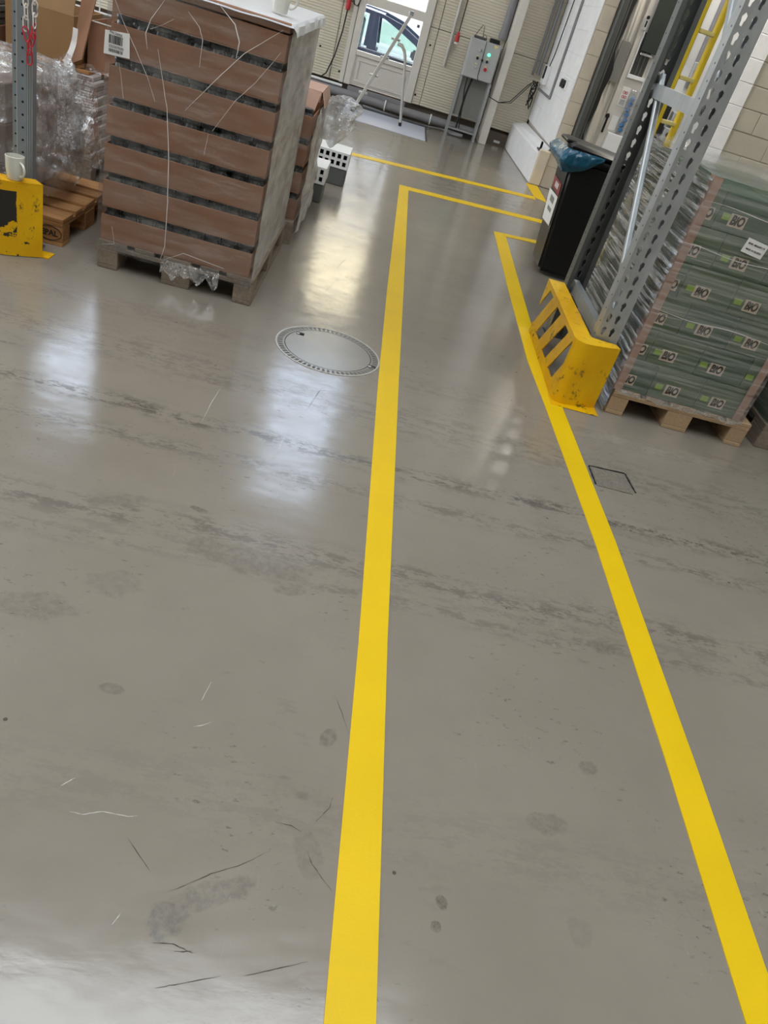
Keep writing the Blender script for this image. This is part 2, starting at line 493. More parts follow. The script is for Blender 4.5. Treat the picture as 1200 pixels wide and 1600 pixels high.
def floor_mat():
    m = bpy.data.materials.new('grey_coated_floor'); m.use_nodes = True
    g = NT(m); p = g.n['Principled BSDF']
    geo = g.new('ShaderNodeNewGeometry')
    pos = geo.outputs['Position']
    sx = g.new('ShaderNodeSeparateXYZ'); g.link(pos, sx.inputs[0])
    X, Y = sx.outputs[0], sx.outputs[1]
    def mp(scale, rot=0.0):
        n = g.new('ShaderNodeMapping'); n.inputs['Scale'].default_value = scale
        n.inputs['Rotation'].default_value = (0, 0, rot)
        g.link(pos, n.inputs[0]); return n.outputs[0]
    big = g.noise(pos, 0.9, 4)
    mid = g.noise(pos, 5.0, 5, 0.6)
    base = g.mix(g.ramp(big, 0.3, 0.7), rgb(130, 122, 110), rgb(140, 132, 120))
    base = g.mix(g.math('MULTIPLY', g.ramp(mid, 0.45, 0.75), 0.25), base, rgb(119, 111, 100))
    # dirt that lies in bands across the aisle, where wheels run
    wob = g.math('MULTIPLY', g.math('SUBTRACT', g.noise(mp((1, 0.3, 1)), 1.3, 3), 0.5), 0.22)
    Yw = g.math('ADD', Y, wob)
    def band(c, s, a):
        d = g.math('DIVIDE', g.math('SUBTRACT', Yw, c), s)
        return g.math('MULTIPLY', g.math('POWER', 2.718, g.math('MULTIPLY', g.math('MULTIPLY', d, d), -1.0)), a)
    def add(*a):
        r = a[0]
        for q in a[1:]: r = g.math('ADD', r, q)
        return r
    bands = add(band(2.66, 0.05, 0.9), band(2.45, 0.05, 0.55), band(2.0, 0.07, 0.6), band(1.86, 0.04, 0.4), band(3.1, 0.16, 0.4), band(3.5, 0.1, 0.25), band(1.05, 0.1, 0.16))
    smear = g.noise(mp((1.6, 7.0, 1), 0.03), 3.4, 7, 0.7)
    clump = g.noise(mp((1, 1.6, 1)), 17.0, 5, 0.7)
    fine = g.noise(mp((1, 2.4, 1), 0.1), 48.0, 4, 0.7)
    scuff = g.math('MULTIPLY', g.ramp(add(g.math('MULTIPLY', smear, 0.45), g.math('MULTIPLY', clump, 0.30), g.math('MULTIPLY', fine, 0.25)), 0.485, 0.545), bands)
    # loose scuffs anywhere
    sc2 = g.math('MULTIPLY', g.ramp(g.noise(mp((2.0, 4.6, 1), 0.5), 3.1, 6, 0.65), 0.60, 0.70), g.ramp(g.noise(pos, 1.3, 2), 0.48, 0.66))
    sc3 = g.math('MULTIPLY', g.ramp(g.noise(mp((1, 2, 1), -0.4), 26, 5, 0.7), 0.60, 0.66), g.ramp(g.noise(pos, 1.6, 3), 0.50, 0.58))
    dirt = g.math('MAXIMUM', g.math('MULTIPLY', scuff, 0.85), g.math('MAXIMUM', g.math('MULTIPLY', sc2, 0.5), g.math('MULTIPLY', sc3, 0.6)))
    # single stains where the coat is chipped or stained: (x, y, rx, ry, turn, depth)
    nz = g.math('MULTIPLY', g.math('SUBTRACT', g.noise(pos, 16, 5, 0.65), 0.5), 1.5)
    tex = g.ramp(g.noise(pos, 42, 6, 0.75), 0.40, 0.60)
    stains = None
    for (cx, cy, ra, rb, a, dp) in (
            (-0.050, 0.775, 0.045, 0.034, 0.5, 0.75), (0.025, 0.84, 0.085, 0.030, 0.45, 0.5), (0.224, 1.285, 0.022, 0.030, -0.3, 0.55),
            (1.094, 1.866, 0.050, 0.026, 0.0, 0.6), (0.80, 1.158, 0.050, 0.03, 0.1, 0.4), (0.209, 0.97, 0.03, 0.06, 0.4, 0.3),
            (0.95, 1.36, 0.025, 0.022, 0.2, 0.4), (-0.44, 1.67, 0.07, 0.06, 0.2, 0.25), (-0.60, 1.52, 0.10, 0.05, 0.1, 0.35),
            (0.517, 0.909, 0.012, 0.016, 0.3, 0.9), (0.502, 0.853, 0.012, 0.012, 0.1, 0.9), (0.05, 1.80, 0.05, 0.02, 0.2, 0.4),
            (-0.33, 1.30, 0.03, 0.018, 0.0, 0.5), (-0.55, 2.05, 0.10, 0.03, 0.5, 0.4), (1.38, 2.62, 0.18, 0.05, -0.1, 0.3),
            (-0.10, 1.90, 0.20, 0.06, -0.1, 0.45), (1.42, 3.03, 0.07, 0.08, 0.1, 0.45), (0.84, 0.90, 0.03, 0.03, 0.0, 0.2),
            (-0.42, 3.02, 0.07, 0.03, 0.1, 0.5), (-0.30, 2.10, 0.03, 0.014, -0.2, 0.7)):
        ca, sa = math.cos(a), math.sin(a)
        dx = g.math('SUBTRACT', X, cx); dy = g.math('SUBTRACT', Y, cy)
        u = g.math('DIVIDE', g.math('ADD', g.math('MULTIPLY', dx, ca), g.math('MULTIPLY', dy, sa)), ra)
        v = g.math('DIVIDE', g.math('SUBTRACT', g.math('MULTIPLY', dy, ca), g.math('MULTIPLY', dx, sa)), rb)
        r = g.math('ADD', g.math('SQRT', g.math('ADD', g.math('MULTIPLY', u, u), g.math('MULTIPLY', v, v))), nz)
        s = g.math('MULTIPLY', g.math('MULTIPLY', g.ramp(r, 1.12, 0.88), g.math('ADD', g.math('MULTIPLY', tex, 0.75), 0.25)), dp)
        stains = s if stains is None else g.math('MAXIMUM', stains, s)
    dirt = g.math('MAXIMUM', dirt, g.math('MULTIPLY', stains, 0.85))
    # tiny chips
    vo = g.new('ShaderNodeTexVoronoi'); vo.inputs['Scale'].default_value = 6.5
    g.link(pos, vo.inputs['Vector'])
    chip = g.math('MULTIPLY', g.math('LESS_THAN', vo.outputs['Distance'], 0.035), g.math('GREATER_THAN', g.noise(pos, 2.3, 1), 0.52))
    col = g.mix(dirt, base, rgb(74, 70, 63))
    col = g.mix(g.math('MULTIPLY', chip, 0.75), col, rgb(52, 49, 46))
    # hairline scratches, pale
    sn = g.noise(mp((9, 0.8, 1), 0.35), 2.6, 3, 0.5)
    scr = g.math('MULTIPLY', g.math('LESS_THAN', g.math('ABSOLUTE', g.math('SUBTRACT', sn, 0.5)), 0.0012), g.ramp(g.noise(pos, 1.7, 2), 0.5, 0.62))
    col = g.mix(g.math('MULTIPLY', scr, 0.12), col, rgb(190, 187, 180))
    g.link(col, p.inputs['Base Color'])
    ro = g.math('ADD', g.math('MULTIPLY', g.noise(mp((1, 2.2, 1)), 5.0, 6, 0.65), 0.26), 0.03)
    g.link(g.math('ADD', ro, g.math('MULTIPLY', dirt, 0.10)), p.inputs['Roughness'])
    p.inputs['Specular IOR Level'].default_value = 0.78
    hgt = add(g.math('MULTIPLY', g.noise(mp((1, 1.6, 1)), 2.6, 3, 0.5), 1.0), g.math('MULTIPLY', g.noise(mp((1, 2, 1)), 14, 4, 0.6), 0.10), g.math('MULTIPLY', dirt, -0.03), g.math('MULTIPLY', chip, -0.02))
    g.link(g.bump(hgt, 0.30, 0.008), p.inputs['Normal'])
    return m
FLOORM = floor_mat()

# ================================================================== SETTING
floor_o = tag(bx('floor', FLOORM, None, -7, 7.5, -6, 12.6, -0.12, 0), kind='structure')
RZ = 7.4                                              # ceiling height
# ceiling with openings for the rooflight and the added roof panel (kept as strips round them)
cl = MB()
cl.box(-7, 7.5, -6, -2.5, RZ, RZ + 0.15)
cl.box(-4.9, 7.5, 3.85, 12.8, RZ, RZ + 0.15)
cl.box(-7, -6.8, 3.0, 12.8, RZ, RZ + 0.15)
cl.box(-6.8, -4.9, 10.0, 12.8, RZ, RZ + 0.15)
cl.box(-4.9, -2.2, 3.0, 3.85, RZ, RZ + 0.15)
cl.box(-7, -2.2, -2.5, 3.0, RZ, RZ + 0.15)
cl.box(2.3, 7.5, -2.5, 3.85, RZ, RZ + 0.15)
cl.build('ceiling', CEIL)['kind'] = 'structure'
roof_fill = tag(bx('window_8', ROOFM, None, -6.8, -4.9, 3.0, 10.0, RZ + 0.04, RZ + 0.08), kind='structure')  # unseen glowing panel, added to brighten the far end
rl = tag(bx('window_9', ROOFM, None, -2.2, 2.3, -2.5, 3.85, RZ + 0.04, RZ + 0.08), kind='structure')
m = MB()
for yy in (-2.5, -0.9, 0.7, 2.3, 3.80):
    m.box(-2.2, 2.3, yy, yy + 0.05, RZ - 0.02, RZ + 0.038)
m.build('glazing_bar', CABINET, rl)

wl = MB()
for b in ((-6, 2.0, -0.12, RZ + 0.15), (12.0, 12.8, -0.12, RZ + 0.15), (2.0, 12.0, -0.12, 1.0), (2.0, 12.0, 4.2, RZ + 0.15)):
    wl.box(-7.2, -7, b[0], b[1], b[2], b[3])
wl.build('wall_left', WALLP)['kind'] = 'structure'
side_fill = tag(bx('window_7', SIDEM, None, -7.12, -7.09, 2.0, 12.0, 1.0, 4.2), kind='structure')  # unseen glowing panel, added to light the white wall from the left
for yy in (2.0, 4.0, 6.0, 8.0, 10.0, 11.94):
    bx('mullion', DOORW, side_fill, -7.08, -7.0, yy, yy + 0.06, 1.0, 4.2)  # bars across the added panel
for nm, b in (('wall_right', (7.5, 7.7, -6, 12.8, -0.12, RZ + 0.15)),
              ('wall_front', (-7.2, 7.7, -6.2, -6, -0.12, RZ + 0.15))):
    bx(nm, WALLP, None, *b)['kind'] = 'structure'

# ---- back wall: solid backing with openings, then siding panels as pieces
YB = 12.35
wb_ = MB()
def strip(x0, x1, z0, z1):
    wb_.box(x0, x1, YB + 0.09, YB + 0.27, z0, z1)
strip(-7, -4.9, -0.12, RZ); strip(-4.9, -3.9, -0.12, 3.7); strip(-4.9, -3.9, 6.5, RZ)
strip(-3.9, -0.9, -0.12, RZ)
strip(-0.9, -0.66, -0.12, 4.1); strip(-0.66, 0.27, -0.12, 0.2); strip(-0.66, 0.27, 3.2, 4.1); strip(0.27, 0.4, -0.12, 4.1)
strip(-0.9, 0.4, 7.25, RZ)
strip(0.4, 7.5, -0.12, RZ)
wall_back = wb_.build('wall_back', BASEBR)
wall_back['kind'] = 'structure'
def panel_cut(x0, x1, z0, z1):
    """panel rows with thin joints"""
    zs = [0.2, 1.16, 2.17, 3.18, 4.19, 5.2, 6.21, 7.38]
    for a, b in zip(zs[:-1], zs[1:]):
        lo, hi = max(a, z0), min(b, z1)
        if hi - lo > 0.05:
            bx('panel', SIDING, wall_back, x0 + 0.004, x1 - 0.004, YB, YB + 0.088, lo + 0.004, hi - 0.004, bevel=0.004)
for a, b in ((-7, -6), (-6, -4.9), (-3.9, -2.9), (-2.9, -1.9), (-1.9, -0.9)):
    panel_cut(a, b, 0.2, 7.38)
panel_cut(-4.9, -3.9, 0.2, 3.7)
panel_cut(-0.9, -0.69, 0.2, 4.1); panel_cut(0.30, 0.42, 0.2, 4.1); panel_cut(-0.69, 0.30, 3.22, 4.1)
panel_cut(0.42, 1.34, 0.2, 7.38)
panel_cut(1.46, 1.98, 0.17, 7.38)
# high windows
for i, (x0, x1, z0, z1) in enumerate(((-0.9, 0.4, 4.1, 7.25), (-4.9, -3.9, 3.7, 6.5))):
    w = MB()
    for b in ((x0, x0 + 0.06, z0, z1), (x1 - 0.06, x1, z0, z1), (x0 + 0.06, x1 - 0.06, z0, z0 + 0.06), (x0 + 0.06, x1 - 0.06, z1 - 0.06, z1)):
        w.box(b[0], b[1], YB + 0.02, YB + 0.2, b[2], b[3])
    w = w.build('window_%d' % (i + 1), DOORW); w['kind'] = 'structure'
    bx('pane', GLASS, w, x0 + 0.06, x1 - 0.06, YB + 0.10, YB + 0.108, z0 + 0.06, z1 - 0.06)
    bx('mullion', DOORW, w, (x0 + x1) / 2 - 0.025, (x0 + x1) / 2 + 0.025, YB + 0.06, YB + 0.14, z0 + 0.06, z1 - 0.06)

# ---- outside door with panes
dr = MB()
dr.box(-0.69, -0.605, YB - 0.03, YB + 0.12, 0.2, 3.2); dr.box(0.19, 0.30, YB - 0.03, YB + 0.12, 0.2, 3.2)
dr.box(-0.605, 0.19, YB - 0.02, YB + 0.12, 3.12, 3.2)
door = dr.build('door_1', DOORW, bevel=0.006); door['kind'] = 'structure'
bx('lower_panel', DOORW, door, -0.60, 0.185, YB + 0.0, YB + 0.06, 0.22, 0.575, bevel=0.004)
pm = MB()
pm.box(-0.56, 0.145, YB - 0.012, YB - 0.001, 0.25, 0.285); pm.box(-0.56, 0.145, YB - 0.012, YB - 0.001, 0.515, 0.55)
pm.box(-0.56, -0.525, YB - 0.012, YB - 0.001, 0.287, 0.513); pm.box(0.11, 0.145, YB - 0.012, YB - 0.001, 0.287, 0.513)
pm.build('moulding', DOORW, door, bevel=0.004)
for z0, z1 in ((0.578, 0.635), (1.185, 1.295), (1.86, 1.95)):
    bx('rail', DOORW, door, -0.604, 0.189, YB - 0.025, YB + 0.08, z0, z1, bevel=0.005)
for z0, z1 in ((0.64, 1.18), (1.30, 1.855), (1.955, 3.115)):
    bx('pane', GLASS, door, -0.603, 0.188, YB + 0.03, YB + 0.036, z0, z1)
bx('sticker', GREYP, door, 0.125, 0.16, YB + 0.024, YB + 0.029, 1.10, 1.135)
bx('sill', PIPE_G, door, -0.62, 0.22, YB - 0.05, YB - 0.002, 0.13, 0.19, bevel=0.005)
# white posts, seams and base trim on the back wall
bx('trim_1', DOORW, None, 1.345, 1.455, 12.02, YB + 0.085, 0, RZ - 0.01, bevel=0.006)['kind'] = 'structure'
bx('trim_2', DOORW, None, -0.76, -0.70, YB - 0.02, YB - 0.002, 0.2, 3.3, bevel=0.004)['kind'] = 'structure'
bx('baseboard_back', BASEBR, None, 1.46, 1.80, YB + 0.02, YB + 0.088, 0.0, 0.165)['kind'] = 'structure'
scr = MB()
for x, z in ((-0.78, 0.32), (0.33, 0.32), (0.36, 0.95), (1.29, 0.32), (-1.1, 0.55)):
    scr.disc((x, YB - 0.001, z), 0.014, (0, -1, 0), 0.006, 8)
tag(scr.build('screw_head', HOLE, wall_back), kind='stuff')

# ---- right hand wall: upper wall, slanted plinth, pillar end
XU = 1.98
wr = MB().box(2.0, 2.16, 10.09, YB - 0.002, 0, RZ - 0.005)
wall_pillar = wr.build('wall_side', mat('pale_joint', rgb(196, 190, 182), 0.85, var=0.05)); wall_pillar['kind'] = 'structure'
def course_blocks(parent, m, x0, x1, z0, z1, y0, y1, L, H, axis='x', j=0.008):
    k = 0
    z = z0
    while z < z1 - 0.02:
        h = min(H, z1 - z)
        u = (x0 if axis == 'x' else y0) - (L / 2 if k % 2 else 0)
        end = x1 if axis == 'x' else y1
        st = x0 if axis == 'x' else y0
        while u < end - 0.01:
            a, b = max(u, st), min(u + L, end)
            if b - a > 0.03:
                e = random.uniform(-0.002, 0.002)
                if axis == 'x':
                    bx('block', m, parent, a + j / 2, b - j / 2, y0 + e, y1, z + j / 2, z + h - j / 2, bevel=0.005)
                else:
                    bx('block', m, parent, x0 + e, x1, a + j / 2, b - j / 2, z + j / 2, z + h - j / 2, bevel=0.005)
            u += L
        z += H; k += 1
course_blocks(wall_pillar, WHITEW, XU, 1.999, 0.44, 3.32, 10.05, YB - 0.004, 0.58, 0.24, 'y', 0.005)
course_blocks(wall_pillar, BEIGEB, 2.001, 2.155, 0.0, 3.36, 10.05, 10.089, 0.30, 0.24, 'x', 0.006)
bx('mortar_bed', mat('pillar_joint', rgb(178, 166, 148), 0.9, var=0.06), wall_pillar, 2.003, 2.154, 10.055, 10.0895, 0, 3.35)
bx('mortar_bed', WHITEW, wall_pillar, 1.9845, 1.9995, 10.056, YB - 0.005, 0.44, 3.31)
bx('upper_render', WHITEW, wall_pillar, XU, 1.999, 10.05, YB - 0.004, 3.33, RZ - 0.01)
pl = MB()
pl.loft([[(1.855, 10.07, 0), (1.978, 10.07, 0), (1.978, 10.07, 0.44), (1.90, 10.07, 0.37), (1.855, 10.07, 0.35)],
         [(1.775, YB - 0.01, 0), (1.978, YB - 0.01, 0), (1.978, YB - 0.01, 0.40), (1.83, YB - 0.01, 0.36), (1.775, YB - 0.01, 0.34)]])
pl = pl.build('trim_3', WHITEW, bevel=0.012); pl['kind'] = 'structure'
bx('trim_4', BEIGEB, None, 1.86, 1.999, 10.02, 10.068, 0, 0.40, bevel=0.012)['kind'] = 'structure'
bk = MB(); bk.bar((1.872, 10.12, 0.365), (1.872, 10.12, 0.47), 0.018, 0.018, (1, 0, 0)); bk.bar((1.872, 10.12, 0.374), (1.872, 10.28, 0.374), 0.018, 0.016)
bk.bar((1.90, 10.22, 0.385), (1.90, 10.22, 0.45), 0.016, 0.016, (1, 0, 0))
tag(bk.build('wall_bracket', BLACK), 'small black angled bracket on the white wall ledge', 'bracket')
# ---- cross wall at the right, facing the aisle
YC = 10.05
wc = MB()
wc.box(2.30, 7.5, YC + 0.14, YC + 0.30, 0, RZ - 0.005)
wc.box(2.161, 2.30, YC + 0.14, YC + 0.30, 0, RZ - 0.005)
wall_cross = wc.build('wall_cross', WALLP); wall_cross['kind'] = 'structure'
bx('plaster_panel', WHITEP, wall_cross, 2.74, 3.72, YC + 0.06, YC + 0.138, 0, 3.4)
course_blocks(wall_cross, WHITEW, 3.74, 3.92, 0.0, 3.0, YC - 0.03, YC + 0.138, 0.6, 0.235, 'x', 0.006)
course_blocks(wall_cross, TAUPEB, 3.922, 5.6, 0.0, 3.0, YC + 0.0, YC + 0.125, 0.5, 0.235, 'x', 0.010)
bx('mortar_bed', MORTAR, wall_cross, 3.923, 5.6, YC + 0.006, YC + 0.139, 0, 2.999)
bx('mortar_bed', WHITEW, wall_cross, 3.742, 3.918, YC - 0.025, YC + 0.139, 0, 2.999)
jm = MB()
jm.box(2.162, 2.235, YC - 0.10, YC + 0.13, 0, 3.4); jm.box(2.236, 2.27, YC - 0.06, YC + 0.13, 0, 3.4)
tag(jm.build('trim_5', DARKJAMB, bevel=0.012), kind='structure')
# wavy black shadow along the jamb, built as a dark strip
rs = MB(); rings = []
for i in range(40):
    z = 0.02 + i * 0.085
    w = 0.035 + 0.022 * math.sin(i * 0.55) + 0.012 * math.sin(i * 1.3)
    rings.append([(2.271, YC - 0.03, z), (2.271 + w + 0.012, YC - 0.02, z), (2.271 + w + 0.012, YC + 0.02, z), (2.271, YC + 0.02, z)])
rs.loft(rings)
tag(rs.build('jamb_shadow', RUBBER, smooth=True), kind='structure')  # shadow strip, borrows the black rubber material
# cream strip curtain, wavy
cu = thing('strip_curtain', 'cream plastic strip curtain hanging beside the dark grey door jamb', 'curtain', (2.40, YC + 0.09, 0.03))
for k in range(3):
    mm = MB(); r0 = []; 
    xs = [2.335 + k * 0.05 + i * 0.0085 for i in range(7)]
    for i in range(30):
        z = 0.03 + i * 0.115
        r0.append([(x, YC + 0.06 + 0.02 * k + 0.012 * math.sin(i * 0.5 + k + j * 0.7) , z) for j, x in enumerate(xs)] +
                  [(x, YC + 0.066 + 0.02 * k + 0.012 * math.sin(i * 0.5 + k + j * 0.7), z) for j, x in reversed(list(enumerate(xs)))])
    mm.loft(r0)
    mm.build('strip', CURTAIN, cu, smooth=True)
bx('hatch_panel', GREYBOARD, wall_cross, 2.335, 2.445, YC + 0.02, YC + 0.040, 1.26, 1.67, bevel=0.004)
# inner white door with handle, window, lock
d2 = tag(bx('door_2', DOORW, None, 2.475, 2.735, YC + 0.045, YC + 0.135, 0.02, 3.0, bevel=0.006), kind='structure')
hd = MB(); hd.disc((2.49, YC + 0.044, 0.925), 0.026, (0, -1, 0), 0.014, 12); hd.bar((2.49, YC + 0.012, 0.955), (2.49, YC + 0.012, 0.75), 0.024, 0.02, (0, 1, 0))
hd.build('handle', BLACK, d2, bevel=0.003)
lk = MB(); lk.box(2.495, 2.54, YC + 0.025, YC + 0.044, 1.81, 1.94)
lk.build('lock_plate', WHITEP, d2, bevel=0.004)
lk = MB(); lk.disc((2.513, YC + 0.024, 1.93), 0.018, (0, -1, 0), 0.02, 10); lk.bar((2.515, YC + 0.015, 1.90), (2.515, YC + 0.015, 1.84), 0.014, 0.016, (0, 1, 0))
lk.build('lock', BLACK, d2)
wf = MB()
wf.box(2.53, 2.735, YC + 0.02, YC + 0.044, 1.345, 1.385); wf.box(2.53, 2.548, YC + 0.02, YC + 0.044, 1.386, 1.80)
wf.build('window_frame', WHITEP, d2, bevel=0.004)
bx('window_glazing', mat('dark_window_reflection', rgb(70, 70, 68), 0.08, var=0.15), d2, 2.55, 2.70, YC + 0.034, YC + 0.044, 1.387, 1.80)
gb = MB(); gb.box(2.60, 2.612, YC + 0.02, YC + 0.033, 1.387, 1.72); gb.box(2.645, 2.655, YC + 0.02, YC + 0.033, 1.387, 1.72)
gb.build('window_bar', GREYP, d2)
b_ = tag(bx('notice_board', DKGREEN, None, 2.56, 3.08, YC - 0.012, YC + 0.018, 1.625, 2.7, bevel=0.004), 'dark green board above the white door window behind the rack', 'board')
tag(bx('lever_latch', mat('bright_latch_metal', rgb(220, 220, 220), 0.25, metal=0.7), None, 2.575, 2.72, YC + 0.0, YC + 0.018, 1.588, 1.612, bevel=0.004), 'bright metal strip under the dark green board', 'strip')
sg = thing('paper_sign', 'white paper sign with red round marks on the white door beside the blue pocket', 'sign', (2.59, YC + 0.04, 1.06))
bx('sheet', PAPER, sg, 2.545, 2.635, YC + 0.038, YC + 0.044, 1.06, 1.255)
sm = MB()
for x, z in ((2.575, 1.20), (2.605, 1.20), (2.575, 1.155), (2.605, 1.155)):
    sm.tube([(x + 0.013 * math.cos(t), YC + 0.036, z + 0.013 * math.sin(t)) for t in [i * PI / 6 for i in range(13)]], 0.0028, 5)
sm.build('red_marks', REDP, sg)
sm = MB()
for i in range(4): sm.box(2.558, 2.622, YC + 0.036, YC + 0.0378, 1.075 + i * 0.014, 1.079 + i * 0.014)
sm.build('text_line', PRINT, sg)
tag(bx('paper_note', PAPER, None, 2.545, 2.63, YC + 0.038, YC + 0.044, 0.80, 0.95), 'blank pale note on the white door right of its black handle', 'note')
bg_ = thing('glove_pocket', 'clear wall pocket of blue gloves on the white door', 'pocket', (2.69, YC + 0.0, 0.77))
bx('pocket', film_mat('pocket_plastic', 0.25, 0.6, (1, 1, 1), 12, 0.5), bg_, 2.64, 2.74, YC - 0.035, YC + 0.04, 0.77, 1.25, bevel=0.01)
gl_ = MB()
for i in range(7):
    z = 0.80 + i * 0.055
    gl_.lathe([(0.002, 0), (0.028, 0.015), (0.030, 0.04), (0.003, 0.06)], (2.69 + random.uniform(-.012, .012), YC + 0.003, z), 10, True)
gl_.build('glove', mat('blue_glove', rgb(60, 130, 190), 0.5, var=0.3, vscale=30), bg_, smooth=True)
wbx = tag(bx('white_bin_lid', WHITEP, None, 2.555, 2.82, YC - 0.05, YC + 0.035, 0.0, 0.775, bevel=0.004), 'low cream white box below the door handle behind the black bin', 'box')
# conduit, switch boxes and jacket on the cross wall
pg = MB(); pg.tube([(3.23, YC + 0.03, 3.4), (3.23, YC + 0.03, 1.42)], 0.028, 10)
tag(pg.build('conduit_pipe', PIPE_G, smooth=True), 'grey conduit coming down the wall behind the yellow ladder', 'pipe')
for i, (x, z, w, h) in enumerate(((3.24, 1.60, 0.11, 0.17), (3.25, 1.10, 0.12, 0.14), (3.22, 0.93, 0.12, 0.14))):
    sb = thing('switch_box', ('upper grey switch box on the conduit behind the ladder', 'middle grey switch box on the wall behind the ladder', 'lowest grey switch box on the wall behind the ladder')[i], 'switch box', (x, YC, z - h / 2))
    bx('casing', CABINET, sb, x - w / 2, x + w / 2, YC - 0.06, YC + 0.058 if i else YC - 0.002, z - h / 2, z + h / 2, bevel=0.008)
    k = MB(); k.disc((x, YC - 0.061, z), 0.028, (0, -1, 0), 0.03, 10); k.build('knob', STEEL_DK, sb)
jk = MB()
ja = [(0.00, 1.36), (0.10, 1.36), (0.15, 1.28), (0.14, 0.86), (-0.03, 0.86), (-0.05, 1.28)]
jk.prism([(3.00 + u, v) for u, v in ja], 'y', YC - 0.05, YC + 0.04)
jk = tag(jk.build('hanging_jacket', RUBBER, bevel=0.02, seg=2), 'black jacket hanging on the wall behind the ladder', 'jacket')
bx('white_stripe', WHITEP, jk, 3.04, 3.055, YC - 0.058, YC - 0.051, 0.95, 1.33)
# wall services near the pillar
cp = MB(); cp.tube([(1.962, 11.2, 3.3), (1.962, 11.15, 0.87), (1.962, 11.15, 0.85), (1.962, 11.25, 0.85), (1.962, 12.25, 0.85)], 0.016, 8)
tag(cp.build('wall_conduit', PIPE_G, smooth=True), 'thin white grey conduit down the white wall with a bend near the corner', 'conduit')
cp = MB(); cp.tube([(1.90, 12.30, 3.3), (1.90, 12.30, 1.0)], 0.025, 8); cp.tube([(1.83, 12.31, 3.3), (1.83, 12.31, 0.98)], 0.018, 8)
tag(cp.build('corner_pipe', PIPE_G, smooth=True), 'pair of grey pipes running down the room corner', 'pipe')
es = thing('wall_switch', 'white wall switch with two round black buttons near the pillar edge', 'switch', (1.965, 10.5, 1.02))
bx('plate', WHITEP, es, 1.955, 1.979, 10.38, 10.64, 1.02, 1.14, bevel=0.004)
for yy in (10.44, 10.57):
    k = MB(); k.disc((1.954, yy, 1.08), 0.045, (-1, 0, 0), 0.03, 12); k.build('button', BLACK, es)
vb = thing('junction_box', 'white junction box with black switch at the room corner', 'junction box', (1.94, 11.95, 0.98))
bx('casing', WHITEP, vb, 1.92, 1.978, 11.82, 12.08, 0.93, 1.16, bevel=0.008)
bx('switch', BLACK, vb, 1.90, 1.919, 11.84, 11.90, 1.0, 1.15, bevel=0.004)
tn = MB()
for k in range(5):
    a = random.uniform(0, 6)
    tn.tube([(1.88 + 0.04 * math.sin(a + i * 0.9), 12.14 + 0.05 * math.cos(a + i * 0.7), 0.93 - i * 0.05 * (0.8 + 0.2 * math.sin(i + k))) for i in range(8)], 0.008, 5)
tag(tn.build('cable_tangle', RUBBER, smooth=True), 'tangle of dark cables hanging in the room corner above the plinth', 'cable')
cb = MB(); cb.tube([(1.95, 11.8, 3.3), (1.95, 11.7, 1.9), (1.95, 11.78, 1.3), (1.93, 11.9, 0.95)], 0.007, 5)
tag(cb.build('wall_cable', RUBBER, smooth=True), 'thin dark cable running down the white wall by the corner', 'cable')

# ---- ceiling lamps behind the camera side and over the far aisle
def lamp(x, y, ln, lab, LZ=4.6):
    t = thing('ceiling_lamp', lab, 'lamp', (x, y, LZ - 0.62))
    bx('housing', WHITEP, t, x - ln / 2, x + ln / 2, y - 0.09, y + 0.09, LZ - 0.60, LZ - 0.52, bevel=0.005)
    bx('diffuser', TUBE, t, x - ln / 2 + 0.02, x + ln / 2 - 0.02, y - 0.07, y + 0.07, LZ - 0.62, LZ - 0.601)
    for s in (-1, 1): MB().tube([(x + s * ln * 0.35, y, LZ - 0.52), (x + s * ln * 0.35, y, RZ - 0.001)], 0.006, 6).build('hanger', STEEL_DK, t)
    ld = bpy.data.lights.new('lamp_light', 'AREA')
    ld.shape = 'RECTANGLE'; ld.size = ln; ld.size_y = 0.16
    ld.energy = LAMP_W; ld.color = (1.0, 0.94, 0.84)
    lo = bpy.data.objects.new('lamp_light', ld); COL.objects.link(lo)
    lo.parent = t; lo.location = (0, 0, -0.006)
lamp(2.95, 9.55, 0.6, 'short pendant lamp before the cross wall', 4.1)
lamp(6.2, 9.3, 1.2, 'long pendant lamp at the far right of the cross wall', 4.1)

# ================================================================== OUTSIDE
bx('trim_11', CONCRETE_EXT, None, -20, 20, 12.7, 45, -0.55, -0.40)['kind'] = 'structure'
fc = tag(bx('house_facade', FACADE, None, -14, 14, 26, 30, -0.4, 9.4, bevel=0.02), 'bright cream building facade seen outside the door pane', 'building')
bx('facade_base', mat('dimmed_lower_storey', rgb(118, 122, 128), 0.85, var=0.05, vscale=1.0), fc, -14, 14, 25.90, 25.999, -0.4, 5.35)  # lower storey darkened in colour to weaken its reflection in the floor
for x in (-9, -5, -1.2, 3, 7):
    bx('facade_window', GREYP, fc, x - 0.5, x + 0.5, 25.97, 25.999, 8.9, 9.35)
